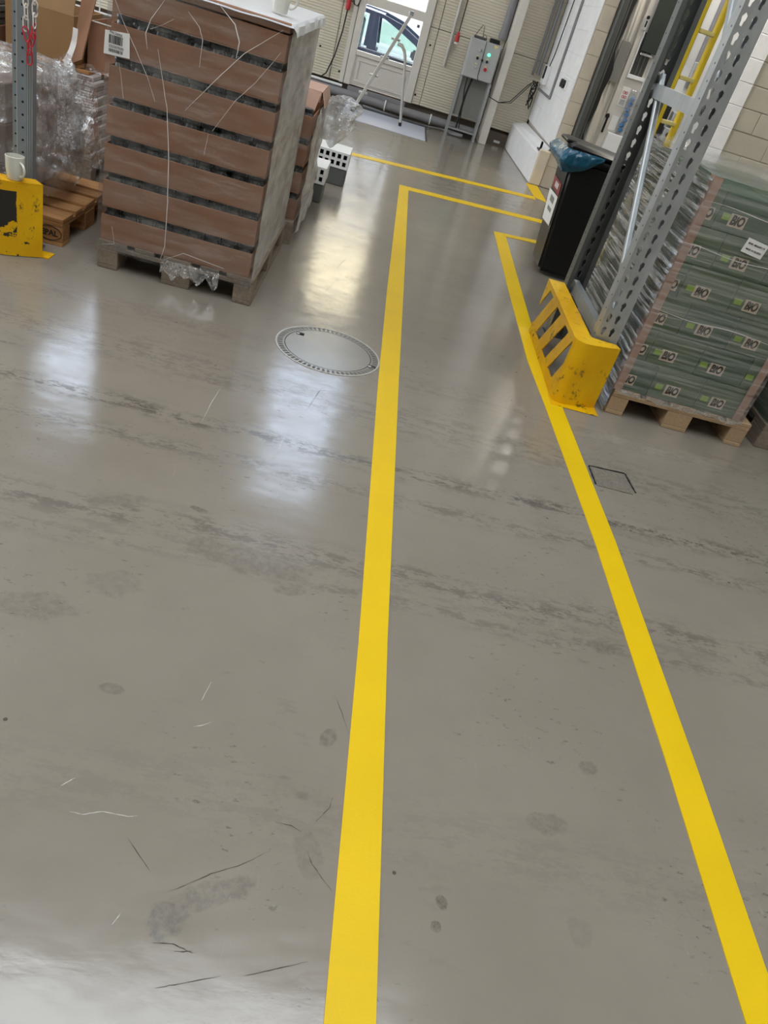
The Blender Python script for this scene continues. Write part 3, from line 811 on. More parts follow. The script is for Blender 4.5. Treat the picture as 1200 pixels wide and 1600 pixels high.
# parked car
CY = 14.6
car = thing('parked_car', 'slate grey car parked outside the door pane', 'car', (-0.6, CY + 0.85, -0.4))
prof = [(-2.75, -0.16), (1.45, -0.16), (1.52, 0.05), (1.48, 0.25), (1.30, 0.38), (0.42, 0.50), (-2.62, 0.56), (-2.78, 0.4)]
bod = MB(); bod.prism(prof, 'y', CY - 0.02, CY + 1.7)
bod.build('body', CARPAINT, car, bevel=0.04, seg=2)
roof = [(-2.5, 0.80), (-2.2, 0.96), (-1.5, 1.045), (-0.70, 1.055), (-0.40, 1.04), (-0.10, 0.985), (0.22, 0.85), (0.72, 0.53)]
rin = [(x + (0.02 if i > 3 else 0.0), z - 0.055 - (0.035 if i > 4 else 0)) for i, (x, z) in enumerate(roof)]
for yy0, yy1 in ((CY + 0.12, CY + 0.20), (CY + 1.48, CY + 1.56)):
    rr = MB()
    for i in range(len(roof) - 1):
        rr.loft([[(roof[i][0], yy0, roof[i][1]), (roof[i + 1][0], yy0, roof[i + 1][1]), (rin[i + 1][0] - 0.05 * (i > 3), yy0, rin[i + 1][1]), (rin[i][0] - 0.05 * (i > 4), yy0, rin[i][1])],
                 [(roof[i][0], yy1, roof[i][1]), (roof[i + 1][0], yy1, roof[i + 1][1]), (rin[i + 1][0] - 0.05 * (i > 3), yy1, rin[i + 1][1]), (rin[i][0] - 0.05 * (i > 4), yy1, rin[i][1])]])
    rr.build('roof_rail', CARPAINT, car)
rt = MB()
for i in range(1, 4):
    rt.loft([[(roof[i][0], CY + 0.20, roof[i][1] - 0.012), (roof[i + 1][0], CY + 0.20, roof[i + 1][1] - 0.012), (roof[i + 1][0], CY + 0.20, roof[i + 1][1] - 0.04), (roof[i][0], CY + 0.20, roof[i][1] - 0.04)],
             [(roof[i][0], CY + 1.48, roof[i][1] - 0.012), (roof[i + 1][0], CY + 1.48, roof[i + 1][1] - 0.012), (roof[i + 1][0], CY + 1.48, roof[i + 1][1] - 0.04), (roof[i][0], CY + 1.48, roof[i][1] - 0.04)]])
rt.build('roof', CARPAINT, car)
for x0, x1, lab in ((-0.63, -0.47, 1), (-1.75, -1.65, 0)):
    for y0 in (CY + 0.10, CY + 1.50):
        MB().hexa([(x0, y0, 0.55), (x1 + 0.05, y0, 0.55), (x1 + 0.05, y0 + 0.07, 0.55), (x0, y0 + 0.07, 0.55)],
                  [(x0, y0 + 0.02, 1.0), (x1, y0 + 0.02, 1.0), (x1, y0 + 0.09, 1.0), (x0, y0 + 0.09, 1.0)]).build('pillar', CARPAINT, car)
bx('belt_trim', CARTRIM, car, -2.5, 0.5, CY - 0.035, CY - 0.021, 0.515, 0.53)
for y0 in (CY + 0.15, CY + 1.53):
    g1 = MB(); g1.prism([(-0.44, 0.57), (0.50, 0.56), (0.20, 0.76), (-0.12, 0.91), (-0.44, 0.96)], 'y', y0, y0 + 0.005); g1.build('side_window', CARGLASS, car)
    g1 = MB(); g1.prism([(-1.64, 0.57), (-0.67, 0.57), (-0.67, 0.965), (-1.64, 0.955)], 'y', y0, y0 + 0.005); g1.build('side_window', CARGLASS, car)
MB().box(0.15, 0.27, CY - 0.10, CY + 0.06, 0.56, 0.70).build('mirror', CARPAINT, car, bevel=0.03, seg=2)
bx('seat', STEEL_DK, car, -0.95, -0.70, CY + 0.3, CY + 0.75, 0.3, 0.93, bevel=0.05)
for x in (-2.0, 0.85):
    for yy in (CY - 0.02, CY + 1.5):
        w_ = MB(); w_.tube([(x, yy, -0.10), (x, yy + 0.2, -0.10)], 0.30, 20); w_.build('wheel', TYRE, car, smooth=True)

# ================================================================== FLOOR MARKINGS
def ribbon(mb, L, R, z=0.0028):
    for a, b, c, d in zip(L[:-1], L[1:], R[:-1], R[1:]):
        mb.hexa([(a[0], a[1], 0.0003), (c[0], c[1], 0.0003), (d[0], d[1], 0.0003), (b[0], b[1], 0.0003)],
                [(a[0], a[1], z), (c[0], c[1], z), (d[0], d[1], z), (b[0], b[1], z)])
m = MB()
LA = [(0.285, -1.0), (0.280, 0.637), (0.281, 1.65), (0.262, 3.4), (0.260, 4.8), (0.278, 7.88)]
RA = [(0.385, -1.0), (0.380, 0.65), (0.368, 1.68), (0.364, 3.46), (0.367, 4.9), (0.368, 7.75)]
ribbon(m, LA, RA)
ribbon(m, [(0.278, 7.881), (1.95, 8.205)], [(0.369, 7.752), (1.95, 8.055)])
tag(m.build('floor_line', YEL), 'yellow floor stripe left of the walkway, turning right at its far end', 'floor marking')
m = MB()
LB = [(1.19, -1.0), (1.193, 0.763), (1.201, 1.416), (1.196, 2.474), (1.155, 3.65), (1.128, 4.23), (1.138, 5.36), (1.169, 7.115)]
RB = [(1.29, -1.0), (1.290, 0.78), (1.298, 1.44), (1.294, 2.51), (1.258, 3.70), (1.226, 4.28), (1.246, 5.45), (1.276, 7.045)]
ribbon(m, LB, RB)
ribbon(m, [(1.169, 7.116), (1.62, 7.24)], [(1.277, 7.046), (1.62, 7.125)])
tag(m.build('floor_line', YEL), 'yellow floor stripe right of the walkway, running past the yellow rack guard', 'floor marking')
m = MB()
ribbon(m, [(-0.6, 8.66), (1.835, 9.285)], [(-0.6, 8.51), (1.835, 9.13)])
ribbon(m, [(1.825, 10.01), (1.836, 9.284)], [(1.975, 10.01), (1.97, 9.16)])
tag(m.build('floor_line', YEL), 'thin yellow floor stripe farthest away, ending at the white pillar', 'floor marking')


# hairline cracks and pale scrapes in the floor coat, one of them a painted glint
CRACKM = mat('crack_shadow', rgb(58, 54, 48), 0.9, var=0.1)
SCRAPE_GLINT = mat('pale_scrape_glint', rgb(206, 205, 200), 0.35, var=0.05)
def floor_mark(name, m, pts, w):
    b = MB(); P = [Vector((x, y)) for x, y in pts]; L, Q = [], []
    Z = []
    for a, c in zip(P[:-1], P[1:]):
        for k in range(6): Z.append(a.lerp(c, k / 6))
    Z.append(P[-1]); n = len(Z)
    for i, p in enumerate(Z):
        d = (Z[min(i + 1, n - 1)] - Z[max(i - 1, 0)]).normalized(); nn = Vector((-d.y, d.x))
        p = p + nn * random.uniform(-0.6, 0.6) * w
        a = w * math.sin(PI * (i + 0.4) / (n - 0.2)) ** 0.7 * random.uniform(0.3, 1.0)
        L.append((p.x + nn.x * a, p.y + nn.y * a)); Q.append((p.x - nn.x * a, p.y - nn.y * a))
    for a, c, d, e in zip(L[:-1], L[1:], Q[:-1], Q[1:]):
        b.face([(a[0], a[1], 0.0006), (c[0], c[1], 0.0006), (e[0], e[1], 0.0006), (d[0], d[1], 0.0006)])
    b.build(name, m, floor_o)
for pts in ([(0.125, 0.953), (0.076, 0.914), (0.014, 0.881), (-0.031, 0.848), (-0.059, 0.83)] ,
[(-0.065, 0.728), (-0.027, 0.732), (0.017, 0.721)] ,
[(-0.021, 0.719), (0.012, 0.724)] ,
[(0.277, 1.308), (0.251, 1.38), (0.227, 1.429)] ,
[(0.128, 1.024), (0.165, 1.023), (0.189, 1.012)] ,
[(0.253, 1.117), (0.248, 1.087), (0.218, 1.042)] ,
[(-0.172, 0.925), (-0.107, 0.863)] ,
[(0.209, 0.969), (0.222, 0.942), (0.274, 0.887)] ,
[(-0.04, 0.65), (0.014, 0.669), (0.075, 0.69)] ,
[(0.117, 0.696), (0.176, 0.717), (0.236, 0.741)] ,
[(-0.058, 3.715), (0.042, 3.933)] ,
[(-0.113, 4.407), (-0.072, 4.675)] ,
[(-0.082, 4.923), (-0.039, 5.17)] ,
[(-0.035, 2.975), (-0.001, 3.185), (0.072, 3.213)] ,
):
    floor_mark('crack', CRACKM, pts, 0.0011)
for pts in ([(-0.307, 0.96), (-0.277, 0.959), (-0.241, 0.974), (-0.187, 0.973), (-0.168, 0.978)] ,
[(-0.109, 1.235), (-0.086, 1.246), (-0.07, 1.26)] ,
[(-0.345, 1.015), (-0.323, 1.041)] ,
[(-0.42, 2.656), (-0.419, 2.824), (-0.412, 2.98)] ,
[(-0.107, 2.533), (-0.091, 2.773)] ,
[(-0.108, 1.318), (-0.098, 1.386)] ,
[(-0.148, 0.748), (-0.139, 0.771)] ,
[(1.284, 4.179), (1.285, 4.109)] ,
):
    floor_mark('scrape_glint', SCRAPE_GLINT, pts, 0.0009)  # first mark is a floor glint painted pale, the rest are scrapes
# ---- manhole cover with a toothed ring
mh = thing('manhole_cover', 'round metal manhole cover set in the floor left of the stripe', 'manhole cover', (0.0, 3.65, 0))
def annulus(r0, r1, z0, z1, n=48):
    b = MB()
    prof = [(r0, z0), (r1, z0), (r1, z1), (r0, z1), (r0, z0)]
    b.lathe(prof, (MX, MY, 0), n)
    return b
MX, MY, MR = -0.008, 3.645, 0.268
MAN = mat('floor_coloured_cover', rgb(137, 132, 121), 0.2, var=0.06, vscale=5, bump=0.1, bscale=9, spec=0.6)
annulus(MR - 0.007, MR, 0.0003, 0.0024).build('outer_rim', ALU, mh, smooth=True)
annulus(MR - 0.045, MR - 0.0075, 0.0003, 0.0012).build('ring', MAN, mh, smooth=True)
tt = MB()
for k in range(64):
    a = 2 * PI * k / 64
    c, s_ = math.cos(a), math.sin(a)
    p = lambda r, t: (MX + r * c - t * s_, MY + r * s_ + t * c)
    q = [p(MR - 0.036, -0.0065), p(MR - 0.012, -0.0065), p(MR - 0.012, 0.0065), p(MR - 0.036, 0.0065)]
    tt.hexa([(x, y, 0.0011) for x, y in q], [(x, y, 0.0019) for x, y in q])
tag(tt.build('tooth', mat('worn_tooth', rgb(84, 80, 74), 0.5, var=0.6, vscale=4), mh), kind='stuff')
b = MB(); b.lathe([(0.001, 0.0003), (MR - 0.049, 0.0003), (MR - 0.049, 0.0012), (0.001, 0.0012)], (MX, MY, 0), 48); b.build('lid', MAN, mh, smooth=True)
annulus(MR - 0.0485, MR - 0.0452, 0.0002, 0.00125).build('gap', HOLE, mh)
for x, y in ((-0.165, 3.755), (0.222, 3.580)):
    bx('lift_slot', HOLE, mh, x - 0.020, x + 0.020, y - 0.016, y + 0.016, 0.0013, 0.0017)
    bx('slot_lip', ALU, mh, x - 0.018, x - 0.004, y - 0.010, y + 0.006, 0.0018, 0.0026)
# ---- square floor cover
sq = thing('floor_hatch', 'small square floor hatch with dark cracked edges right of the stripe', 'hatch', (1.39, 3.03, 0))
bx('hatch_plate', mat('chipped_hatch', rgb(116, 109, 98), 0.6, var=0.25, vscale=60, bump=0.7, bscale=70), sq, 1.30, 1.475, 2.95, 3.115, 0.0004, 0.003)
e_ = MB()
def ragged(p0, p1, w, n=14):
    p0, p1 = Vector(p0), Vector(p1); d = (p1 - p0); s = Vector((-d.y, d.x)).normalized()
    L, R = [], []
    for i in range(n + 1):
        q = p0 + d * i / n
        a = w * random.uniform(0.3, 1.1)
        L.append((q.x + s.x * a, q.y + s.y * a)); R.append((q.x - s.x * a * 0.6, q.y - s.y * a * 0.6))
    ribbon(e_, L, R, 0.0036)
ragged((1.292, 3.118), (1.475, 3.132), 0.005); ragged((1.478, 3.13), (1.492, 2.97), 0.006); ragged((1.292, 3.115), (1.296, 2.96), 0.005)
e_.build('cracked_edge', HOLE, sq)
# ---- metal floor plate in front of the door
fp = thing('floor_plate', 'smooth pale metal floor plate under the aluminium ladder', 'floor plate', (0, 11.35, 0))
bx('plate', mat('pale_painted_plate', rgb(200, 203, 216), 0.3, var=0.05, vscale=3), fp, -0.57, 0.56, 10.82, 11.95, 0.0005, 0.006, bevel=0.002)
e2 = MB(); e2.box(-0.60, 0.60, 11.955, 11.98, 0.0005, 0.03); e2.box(0.565, 0.585, 10.86, 11.954, 0.0005, 0.008); e2.box(-0.60, -0.575, 10.86, 11.954, 0.0005, 0.008)
e2.build('edge_angle', STEEL_DK, fp)

# ================================================================== PALLETS
def pallet(name, label, x0, y0, along, m, group=None):
    """euro pallet, 1.2 m boards along 'x' or 'y', corner at x0,y0"""
    if along == 'y':
        cx, cy = x0 + 0.4, y0 + 0.6
    else:
        cx, cy = x0 + 0.6, y0 + 0.4
    t = thing(name, label, 'pallet', (cx, cy, 0), group)
    def B(nm, u0, u1, v0, v1, z0, z1):
        j = random.uniform(-0.003, 0.003)
        if along == 'y': b = (x0 + u0, x0 + u1, y0 + v0 + abs(j), y0 + v1 - abs(j), z0, z1)
        else: b = (x0 + v0 + abs(j), x0 + v1 - abs(j), y0 + u0, y0 + u1, z0, z1)
        return bx(nm, m, t, *b, bevel=0.003)
    for u0, u1 in ((0, 0.145), (0.1825, 0.2825), (0.3275, 0.4725), (0.5175, 0.6175), (0.655, 0.8)):
        B('deck_board', u0, u1, 0, 1.2, 0.122, 0.144)
    for v0, v1 in ((0, 0.145), (0.5275, 0.6725), (1.055, 1.2)):
        B('stringer_board', 0, 0.8, v0, v1, 0.1001, 0.1219)
        for u0, u1 in ((0, 0.1), (0.3275, 0.4725), (0.7, 0.8)):
            B('spacer_block', u0, u1, v0, v1, 0.0221, 0.1)
    for u0, u1 in ((0, 0.1), (0.3275, 0.4725), (0.7, 0.8)):
        B('bottom_board', u0, u1, 0, 1.2, 0.0, 0.022)
    return t

def wrap(x0, x1, y0, y1, z0, z1, amp, n, top=True, seed=0, faces=None):
    """film shell: dense grid walls (and top) pushed about by noise"""
    b = MB()
    per = []
    for i in range(n): per.append((x0 + (x1 - x0) * i / n, y0, 0, -1))
    for i in range(n): per.append((x1, y0 + (y1 - y0) * i / n, 1, 0))
    for i in range(n): per.append((x1 - (x1 - x0) * i / n, y1, 0, 1))
    for i in range(n): per.append((x0, y1 - (y1 - y0) * i / n, -1, 0))
    nz = max(8, int(n * (z1 - z0) / max(0.3, x1 - x0)))
    rings = []
    for k in range(nz + 1):
        z = z0 + (z1 - z0) * k / nz
        r = []
        for (x, y, nx, ny) in per:
            d = amp * (0.5 + noise.noise(Vector((x * 6 + seed, y * 6, z * 9))) + 0.4 * noise.noise(Vector((x * 19, y * 19, z * 30 + seed))))
            d = max(d, 0.0)
            zz = z + (0.012 * noise.noise(Vector((x * 9, y * 9, seed))) if k == 0 else 0)
            r.append((x + nx * d, y + ny * d, zz))
        rings.append(r)
    b.loft(rings, cap=False)
    if top:
        rows = []
        for j in range(n + 1):
            rows.append([(x0 + (x1 - x0) * i / n, y0 + (y1 - y0) * j / n, z1 + 0.004 + amp * 0.5 * (1 + noise.noise(Vector((i * .7, j * .7, seed + 3))))) for i in range(n + 1)])
        b.loft(rows, cap=False, closed=False)
    return b

def by_side(o, fn):
    for p in o.data.polygons:
        p.material_index = fn(p.normal)

# ------------------------------------------------ tall brown load (pallet, trays, jars, film)
BX0, BX1, BY0, BY1 = -1.255, -0.492, 3.94, 5.13
pallet('pallet', 'wooden pallet under the tall brown tray stack', -1.262, 3.935, 'y', WOOD_GY)
ordn = ['lowest', 'second', 'third', 'fourth', 'fifth', 'sixth', 'topmost']
TP = 0.166
WALLH = 0.128
def tray(x0, x1, y0, y1, z, h, label, group, m=CARD):
    t = thing('cardboard_tray', label, 'tray', ((x0 + x1) / 2, (y0 + y1) / 2, z), group)
    T = 0.006
    bx('tray_base', m, t, x0, x1, y0, y1, z + 0.0005, z + 0.005)
    bx('front_wall', m, t, x0, x1, y0, y0 + T, z + 0.0055, z + h, bevel=0.002)
    bx('back_wall', m, t, x0, x1, y1 - T, y1, z + 0.0055, z + h, bevel=0.002)
    bx('side_wall', m, t, x0, x0 + T, y0 + T + 0.0005, y1 - T - 0.0005, z + 0.0055, z + h, bevel=0.002)
    bx('side_wall', m, t, x1 - T, x1, y0 + T + 0.0005, y1 - T - 0.0005, z + 0.0055, z + h, bevel=0.002)
    return t
jar0 = None
def make_jar():
    t = thing('jar', '', 'jar', (0, 0, 0))
    b = MB(); b.lathe([(0.030, 0.0), (0.038, 0.006), (0.038, 0.120), (0.033, 0.134), (0.033, 0.136), (0.001, 0.136)], (0, 0, 0), 12); b.build('glass', JAR, t, smooth=True)
    b = MB(); b.lathe([(0.036, 0.1365), (0.037, 0.139), (0.037, 0.1545), (0.035, 0.157), (0.001, 0.157)], (0, 0, 0), 12); b.build('lid', LID, t, smooth=True)
    return t
def place_jar(x, y, z, label, group):
    global jar0
    if jar0 is None:
        jar0 = make_jar(); r = jar0
    else:
        r = jar0.copy(); COL.objects.link(r)
        for ch in list(jar0.children):
            c = ch.copy(); COL.objects.link(c); c.parent = r
    r.location = (x, y, z); WL[r.name] = Vector((x, y, z))
    r['label'] = label; r['group'] = group
for k in range(7):
    z = 0.1445 + k * TP
    tray(BX0, BX1, BY0, BY1, z, WALLH if k < 6 else 0.112, 'brown cardboard tray, %s layer of the tall wrapped stack' % ordn[k], 'brown trays of the tall stack')
    if k < 6:
        for i in range(8):
            place_jar(BX0 + 0.088 + i * 0.0838, BY0 + 0.122, z + 0.0055, 'dark jar in the second row of the %s brown tray' % ordn[k], 'second row jars in the %s tray of the tall stack' % ordn[k])
        for i in range(9):
            place_jar(BX0 + 0.046 + i * 0.0838, BY0 + 0.047, z + 0.0055, 'dark jar at the front of the %s brown tray' % ordn[k], 'jars in the %s tray of the tall stack' % ordn[k])
tp = thing('top_cover', 'brown cardboard cover on top of the tall stack', 'cover', (-0.87, 4.53, 1.253))
bx('cover_panel', CARD, tp, BX0 - 0.004, BX1 + 0.004, BY0 - 0.004, BY1 + 0.004, 1.2595, 1.2985, bevel=0.004)
lb = thing('barcode_label', 'white barcode label at the upper left of the tall brown stack', 'label', (-1.22, 3.922, 0.98))
lbm = MB(); lbm.loft([[(-1.272, 3.9085, 0.978), (-1.158, 3.9085, 0.985), (-1.165, 3.9085, 1.081), (-1.270, 3.9085, 1.07)], [(-1.272, 3.910, 0.978), (-1.158, 3.910, 0.985), (-1.165, 3.910, 1.081), (-1.270, 3.910, 1.07)]])
lpp = lbm.build('paper', PAPER, lb)
bc = MB(); x = -1.252; i = 0
while x < -1.19:
    w = random.choice((0.0012, 0.002, 0.003)); bc.box(x, x + w, 3.9070, 3.9083, 1.025, 1.058); x += w + random.choice((0.0012, 0.002, 0.0025))
x = -1.25
while x < -1.19:
    w = random.choice((0.0012, 0.002, 0.003)); bc.box(x, x + w, 3.9070, 3.9083, 0.992, 1.004); x += w + random.choice((0.0012, 0.002, 0.0025))
tag(bc.build('barcode', PRINT, lpp), kind='stuff')
put_text(text_mesh('S333070(8)', 0.014), 'printed_number', PRINT, lpp, (-1.218, 3.9078, 1.013), (PI / 2, 0, 0))
put_text(text_mesh('PAL26050', 0.013), 'printed_number', PRINT, lpp, (-1.222, 3.9078, 1.066), (PI / 2, 0.08, 0))
fl = thing('stretch_film', 'clear film wrapped round the tall brown stack', 'film', (-0.87, 4.53, 0.1))
f_ = wrap(BX0 - 0.014, BX1 + 0.014, BY0 - 0.014, BY1 + 0.014, 0.09, 1.300, 0.006, 30, top=False, seed=1).build('wrap', [FILM, FILM_MILK_GLARE], fl, smooth=True)
by_side(f_, lambda n: 1 if (n.x > 0.6 or n.y > 0.6) else 0)
# white top sheet folded over the right edge
tsf = MB(); rows = []
for j in range(25):
    y = BY0 - 0.02 + (BY1 - BY0 + 0.05) * j / 24
    r = []
    for i in range(25):
        x = BX0 - 0.01 + (BX1 - BX0 + 0.03) * i / 24
        r.append((x, max(y, BY0 - 0.018), 1.3005 + 0.003 * (1 + noise.noise(Vector((x * 9, y * 4, 2)))) - (0.018 if j == 0 else 0)))
    e = r[-1]
    r += [(e[0] + 0.012 + 0.004 * noise.noise(Vector((0, y * 8, 5))), y, e[2] - 0.012), (e[0] + 0.016 + 0.005 * noise.noise(Vector((0, y * 8, 7))), y, 1.255 + 0.01 * noise.noise(Vector((3, y * 5, 7))))]
    rows.append(r)
tsf.loft(rows, cap=False, closed=False)
tsf.build('top_sheet', FILM_SHEET, fl, smooth=True)
def fold(pts, w=0.0035, name='fold'):
    b = MB(); n = len(pts)
    P = []
    for i in range(n - 1):
        for t in range(5):
            s = t / 5
            P.append([pts[i][q] * (1 - s) + pts[i + 1][q] * s for q in range(2)])
    P.append(list(pts[-1]))
    L = len(P)
    ring = [(p[0] + 0.002 * noise.noise(Vector((p[1] * 20, i, 0))), BY0 - 0.021, p[1]) for i, p in enumerate(P)]
    b.tube(ring, [max(0.0007, w * 0.5 * math.sin(PI * (i + 0.3) / (L - 0.4)) ** 0.6) for i in range(L)], 6)
    b.build(name, FILM_FOLD, fl, smooth=True)
for i, (w_, pts) in enumerate(((0.006, [(-1.042, 1.054), (-0.98, 0.833), (-0.95, 0.625), (-0.935, 0.42), (-0.927, 0.199), (-0.943, 0.125)]),
        (0.003, [(-1.237, 1.189), (-1.199, 1.12), (-1.138, 1.028), (-1.075, 0.928), (-1.035, 0.842)]),
        (0.005, [(-0.517, 1.268), (-0.669, 1.136), (-0.771, 1.01), (-0.898, 0.841)]),
        (0.003, [(-0.511, 1.183), (-0.602, 1.038), (-0.679, 0.943), (-0.764, 0.79)]),
        (0.005, [(-1.087, 1.042), (-1.1, 1.099), (-1.081, 1.16), (-1.031, 1.244)]),
        (0.008, [(-0.7, 1.11), (-0.696, 1.173), (-0.724, 1.234), (-0.807, 1.295)]),
        (0.002, [(-1.207, 0.956), (-1.194, 0.905), (-1.178, 0.817)]),
        (0.004, [(-0.928, 1.23), (-0.874, 1.185), (-0.853, 1.139), (-0.855, 1.033)]),
        (0.002, [(-0.78, 0.771), (-0.789, 0.679)]),
        (0.002, [(-1.082, 1.121), (-1.027, 1.153), (-0.986, 1.185)]),
        (0.003, [(-0.926, 0.13), (-0.831, 0.19), (-0.62, 0.168)]),
        (0.002, [(-1.193, 0.228), (-1.177, 0.142), (-1.237, 0.127)]))):
    fold(pts, w_ * 0.7)
# loose torn film round the middle block of the pallet
tf = MB(); rows = []
for j in range(9):
    r = []
    for i in range(15):
        x = -0.94 + 0.30 * i / 14
        z = 0.135 - 0.10 * j / 8 * (0.75 + 0.5 * noise.noise(Vector((i * .5, 0, 4))))
        r.append((x, BY0 - 0.018 - 0.018 * abs(noise.noise(Vector((i * .45, j * .5, 9)))), max(z, 0.012)))
    rows.append(r)
tf.loft(rows, cap=False, closed=False); tf.build('torn_film', FILM_BAG, fl, smooth=True)

def mug(name, label, c, r, h, ang, taper=0.82, hr=0.032):
    t = thing(name, label, 'mug', c)
    b = MB(); b.lathe([(0.001, 0.0005), (r * taper * 0.9, 0.0005), (r * taper, 0.006), (r * 0.97, h * 0.5), (r, h), (r - 0.004, h + 0.001), (r - 0.006, h * 0.5), (r * taper - 0.006, 0.01), (0.001, 0.009)], c, 28)
    b.build('cup_body', CERAMIC, t, smooth=True)
    ca, sa = math.cos(ang), math.sin(ang)
    b = MB(); pts = []
    for i in range(11):
        a = -PI / 2 + PI * i / 10
        u = r * 0.93 + hr * math.cos(a) * 1.0
        pts.append((c[0] + ca * u, c[1] + sa * u, c[2] + h * 0.52 + h * 0.3 * math.sin(a)))
    b.tube(pts, 0.0055, 8); b.build('handle', CERAMIC, t, smooth=True)
    return t
mug('white_mug', 'tall white mug standing on top of the tall brown stack', (-0.575, 4.14, 1.3125), 0.042, 0.115, 0.2)

# ------------------------------------------------ second wrapped stack behind it
PX0, PX1, PY0, PY1 = -1.215, -0.425, 5.20, 6.02
pallet('pallet', 'wooden pallet under the shorter stack behind the tall one', -1.22, 5.14, 'y', WOOD_GY)
for k in range(4):
    z = 0.1445 + k * TP
    tray(PX0, PX1, PY0, PY1, z, WALLH, 'brown cardboard tray, %s layer of the shorter stack behind' % ('lowest', 'second', 'third', 'topmost')[k], 'brown trays of the shorter stack')
    for i in range(3):
        place_jar(PX1 - 0.046 - i * 0.0838, PY0 + 0.047, z + 0.0055, 'dark jar at the front of tray layer %s of the shorter stack' % ('one', 'two', 'three', 'four')[k], 'jars of the shorter stack layer %d' % k)
fl2 = thing('stretch_film', 'milky film wrapped round the shorter stack behind', 'film', (-0.82, 5.6, 0.1))
f2 = wrap(PX0 - 0.014, PX1 + 0.014, PY0 - 0.014, PY1 + 0.02, 0.06, 0.79, 0.02, 26, top=False, seed=5).build('wrap', [FILM, FILM_MILK_GLARE], fl2, smooth=True)
by_side(f2, lambda n: 1 if (n.x > 0.6 or n.y > 0.6) else 0)
# open pinkish carton on it
cx = thing('open_carton', 'pinkish open carton on the shorter stack beside the clear bag', 'carton', (-0.62, 5.7, 0.81))
b = MB()
for q in ((-0.86, -0.854, 5.55, 5.95), (-0.436, -0.430, 5.55, 5.95)): b.box(q[0], q[1], q[2], q[3], 0.8105, 0.865)
b.box(-0.8535, -0.4365, 5.55, 5.556, 0.8105, 0.865); b.box(-0.8535, -0.4365, 5.944, 5.95, 0.8105, 0.865); b.box(-0.8535, -0.4365, 5.5565, 5.9435, 0.8105, 0.815)
b.build('carton_body', CARD_PINK, cx)
b = MB(); b.hexa([(-0.86, 5.56, 0.868), (-0.425, 5.56, 0.868), (-0.425, 5.95, 0.868), (-0.86, 5.95, 0.868)], [(-0.86, 5.56, 0.872), (-0.425, 5.56, 0.872), (-0.425, 5.95, 0.872), (-0.86, 5.95, 0.872)])
b.hexa([(-0.424, 5.56, 0.866), (-0.395, 5.54, 0.785), (-0.395, 5.96, 0.785), (-0.424, 5.95, 0.866)], [(-0.420, 5.56, 0.869), (-0.390, 5.54, 0.787), (-0.390, 5.96, 0.787), (-0.420, 5.95, 0.869)])
b.hexa([(-0.86, 5.548, 0.866), (-0.43, 5.548, 0.866), (-0.45, 5.50, 0.76), (-0.84, 5.50, 0.76)], [(-0.86, 5.545, 0.870), (-0.43, 5.545, 0.870), (-0.45, 5.496, 0.762), (-0.84, 5.496, 0.762)])
b.build('flap', CARD_PINK, cx)
# crumpled clear bag hanging off the side
bgm = MB(); rings = []
for j in range(15):
    t = j / 14.0
    z = 0.83 - 0.27 * t
    r = []
    for i in range(22):
        a = 2 * PI * i / 22
        sx = 0.105 * (0.55 + 0.75 * math.sin(PI * min(1, 0.25 + t * 0.75)) ** 0.8) * (1 - 0.45 * t * t)
        q = 1 + 0.35 * noise.noise(Vector((math.cos(a) * 2, math.sin(a) * 2, t * 4)))
        r.append((max(-0.386, -0.30 + sx * q * math.cos(a) - 0.02 * t), 5.80 + 0.16 * q * math.sin(a), z + 0.03 * noise.noise(Vector((math.cos(a) * 3, math.sin(a) * 3, 7 + t)))))
    rings.append(r)
bgm.loft(rings, cap=True)
tag(bgm.build('clear_bag', FILM_BAG), 'crumpled clear plastic bag hanging on the side of the shorter stack', 'bag')

# ------------------------------------------------ grey bins with punched tops
def punched(x0, x1, y0, y1, h0, h1, nx, label, side=True):
    t = thing('grey_bin', label, 'bin', ((x0 + x1) / 2, (y0 + y1) / 2, 0))
    bx('bin_body', GREYP, t, x0 + 0.006, x1 - 0.006, y0 + 0.006, y1 - 0.004, 0.001, h0, bevel=0.006)
    # white rack: front face with two rows of square holes, built as bars round the holes
    b = MB(); H = (h1 - h0)
    zr = [(h0 + 0.002, h0 + 0.002 + H * 0.13), (h0 + H * 0.44, h0 + H * 0.57), (h1 - H * 0.13, h1)]
    for a, c in zr: b.box(x0, x1, y0, y0 + 0.03, a, c)
    for i in range(nx + 1):
        x = x0 + 0.010 + (x1 - x0 - 0.020) * i / nx
        for (a, c), (d, e) in zip(zr[:-1], zr[1:]):
            b.box(x - 0.010, x + 0.010, y0 + 0.0005, y0 + 0.0295, c + 0.0002, d - 0.0002)
    b.box(x0, x1, y0 + 0.031, y1, h0 + 0.002, h0 + 0.012)
    b.box(x0, x1, y0 + 0.031, y1, h1 - 0.012, h1)
    b.box(x1 - 0.012, x1, y0 + 0.031, y1, h0 + 0.0125, h1 - 0.0125)
    b.box(x0, x0 + 0.012, y0 + 0.031, y1, h0 + 0.0125, h1 - 0.0125)
    b.build('punched_rack', WHITEP, t)
    bx('dark_insert', HOLE, t, x0 + 0.014, x1 - 0.014, y0 + 0.04, y1 - 0.02, h0 + 0.014, h1 - 0.014)
punched(-0.70, -0.218, 7.12, 7.46, 0.14, 0.272, 9, 'grey bin with white punched top standing farther from the camera')
punched(-0.74, -0.345, 6.37, 6.70, 0.14, 0.265, 8, 'grey bin with white punched top half hidden by the wrapped stack')

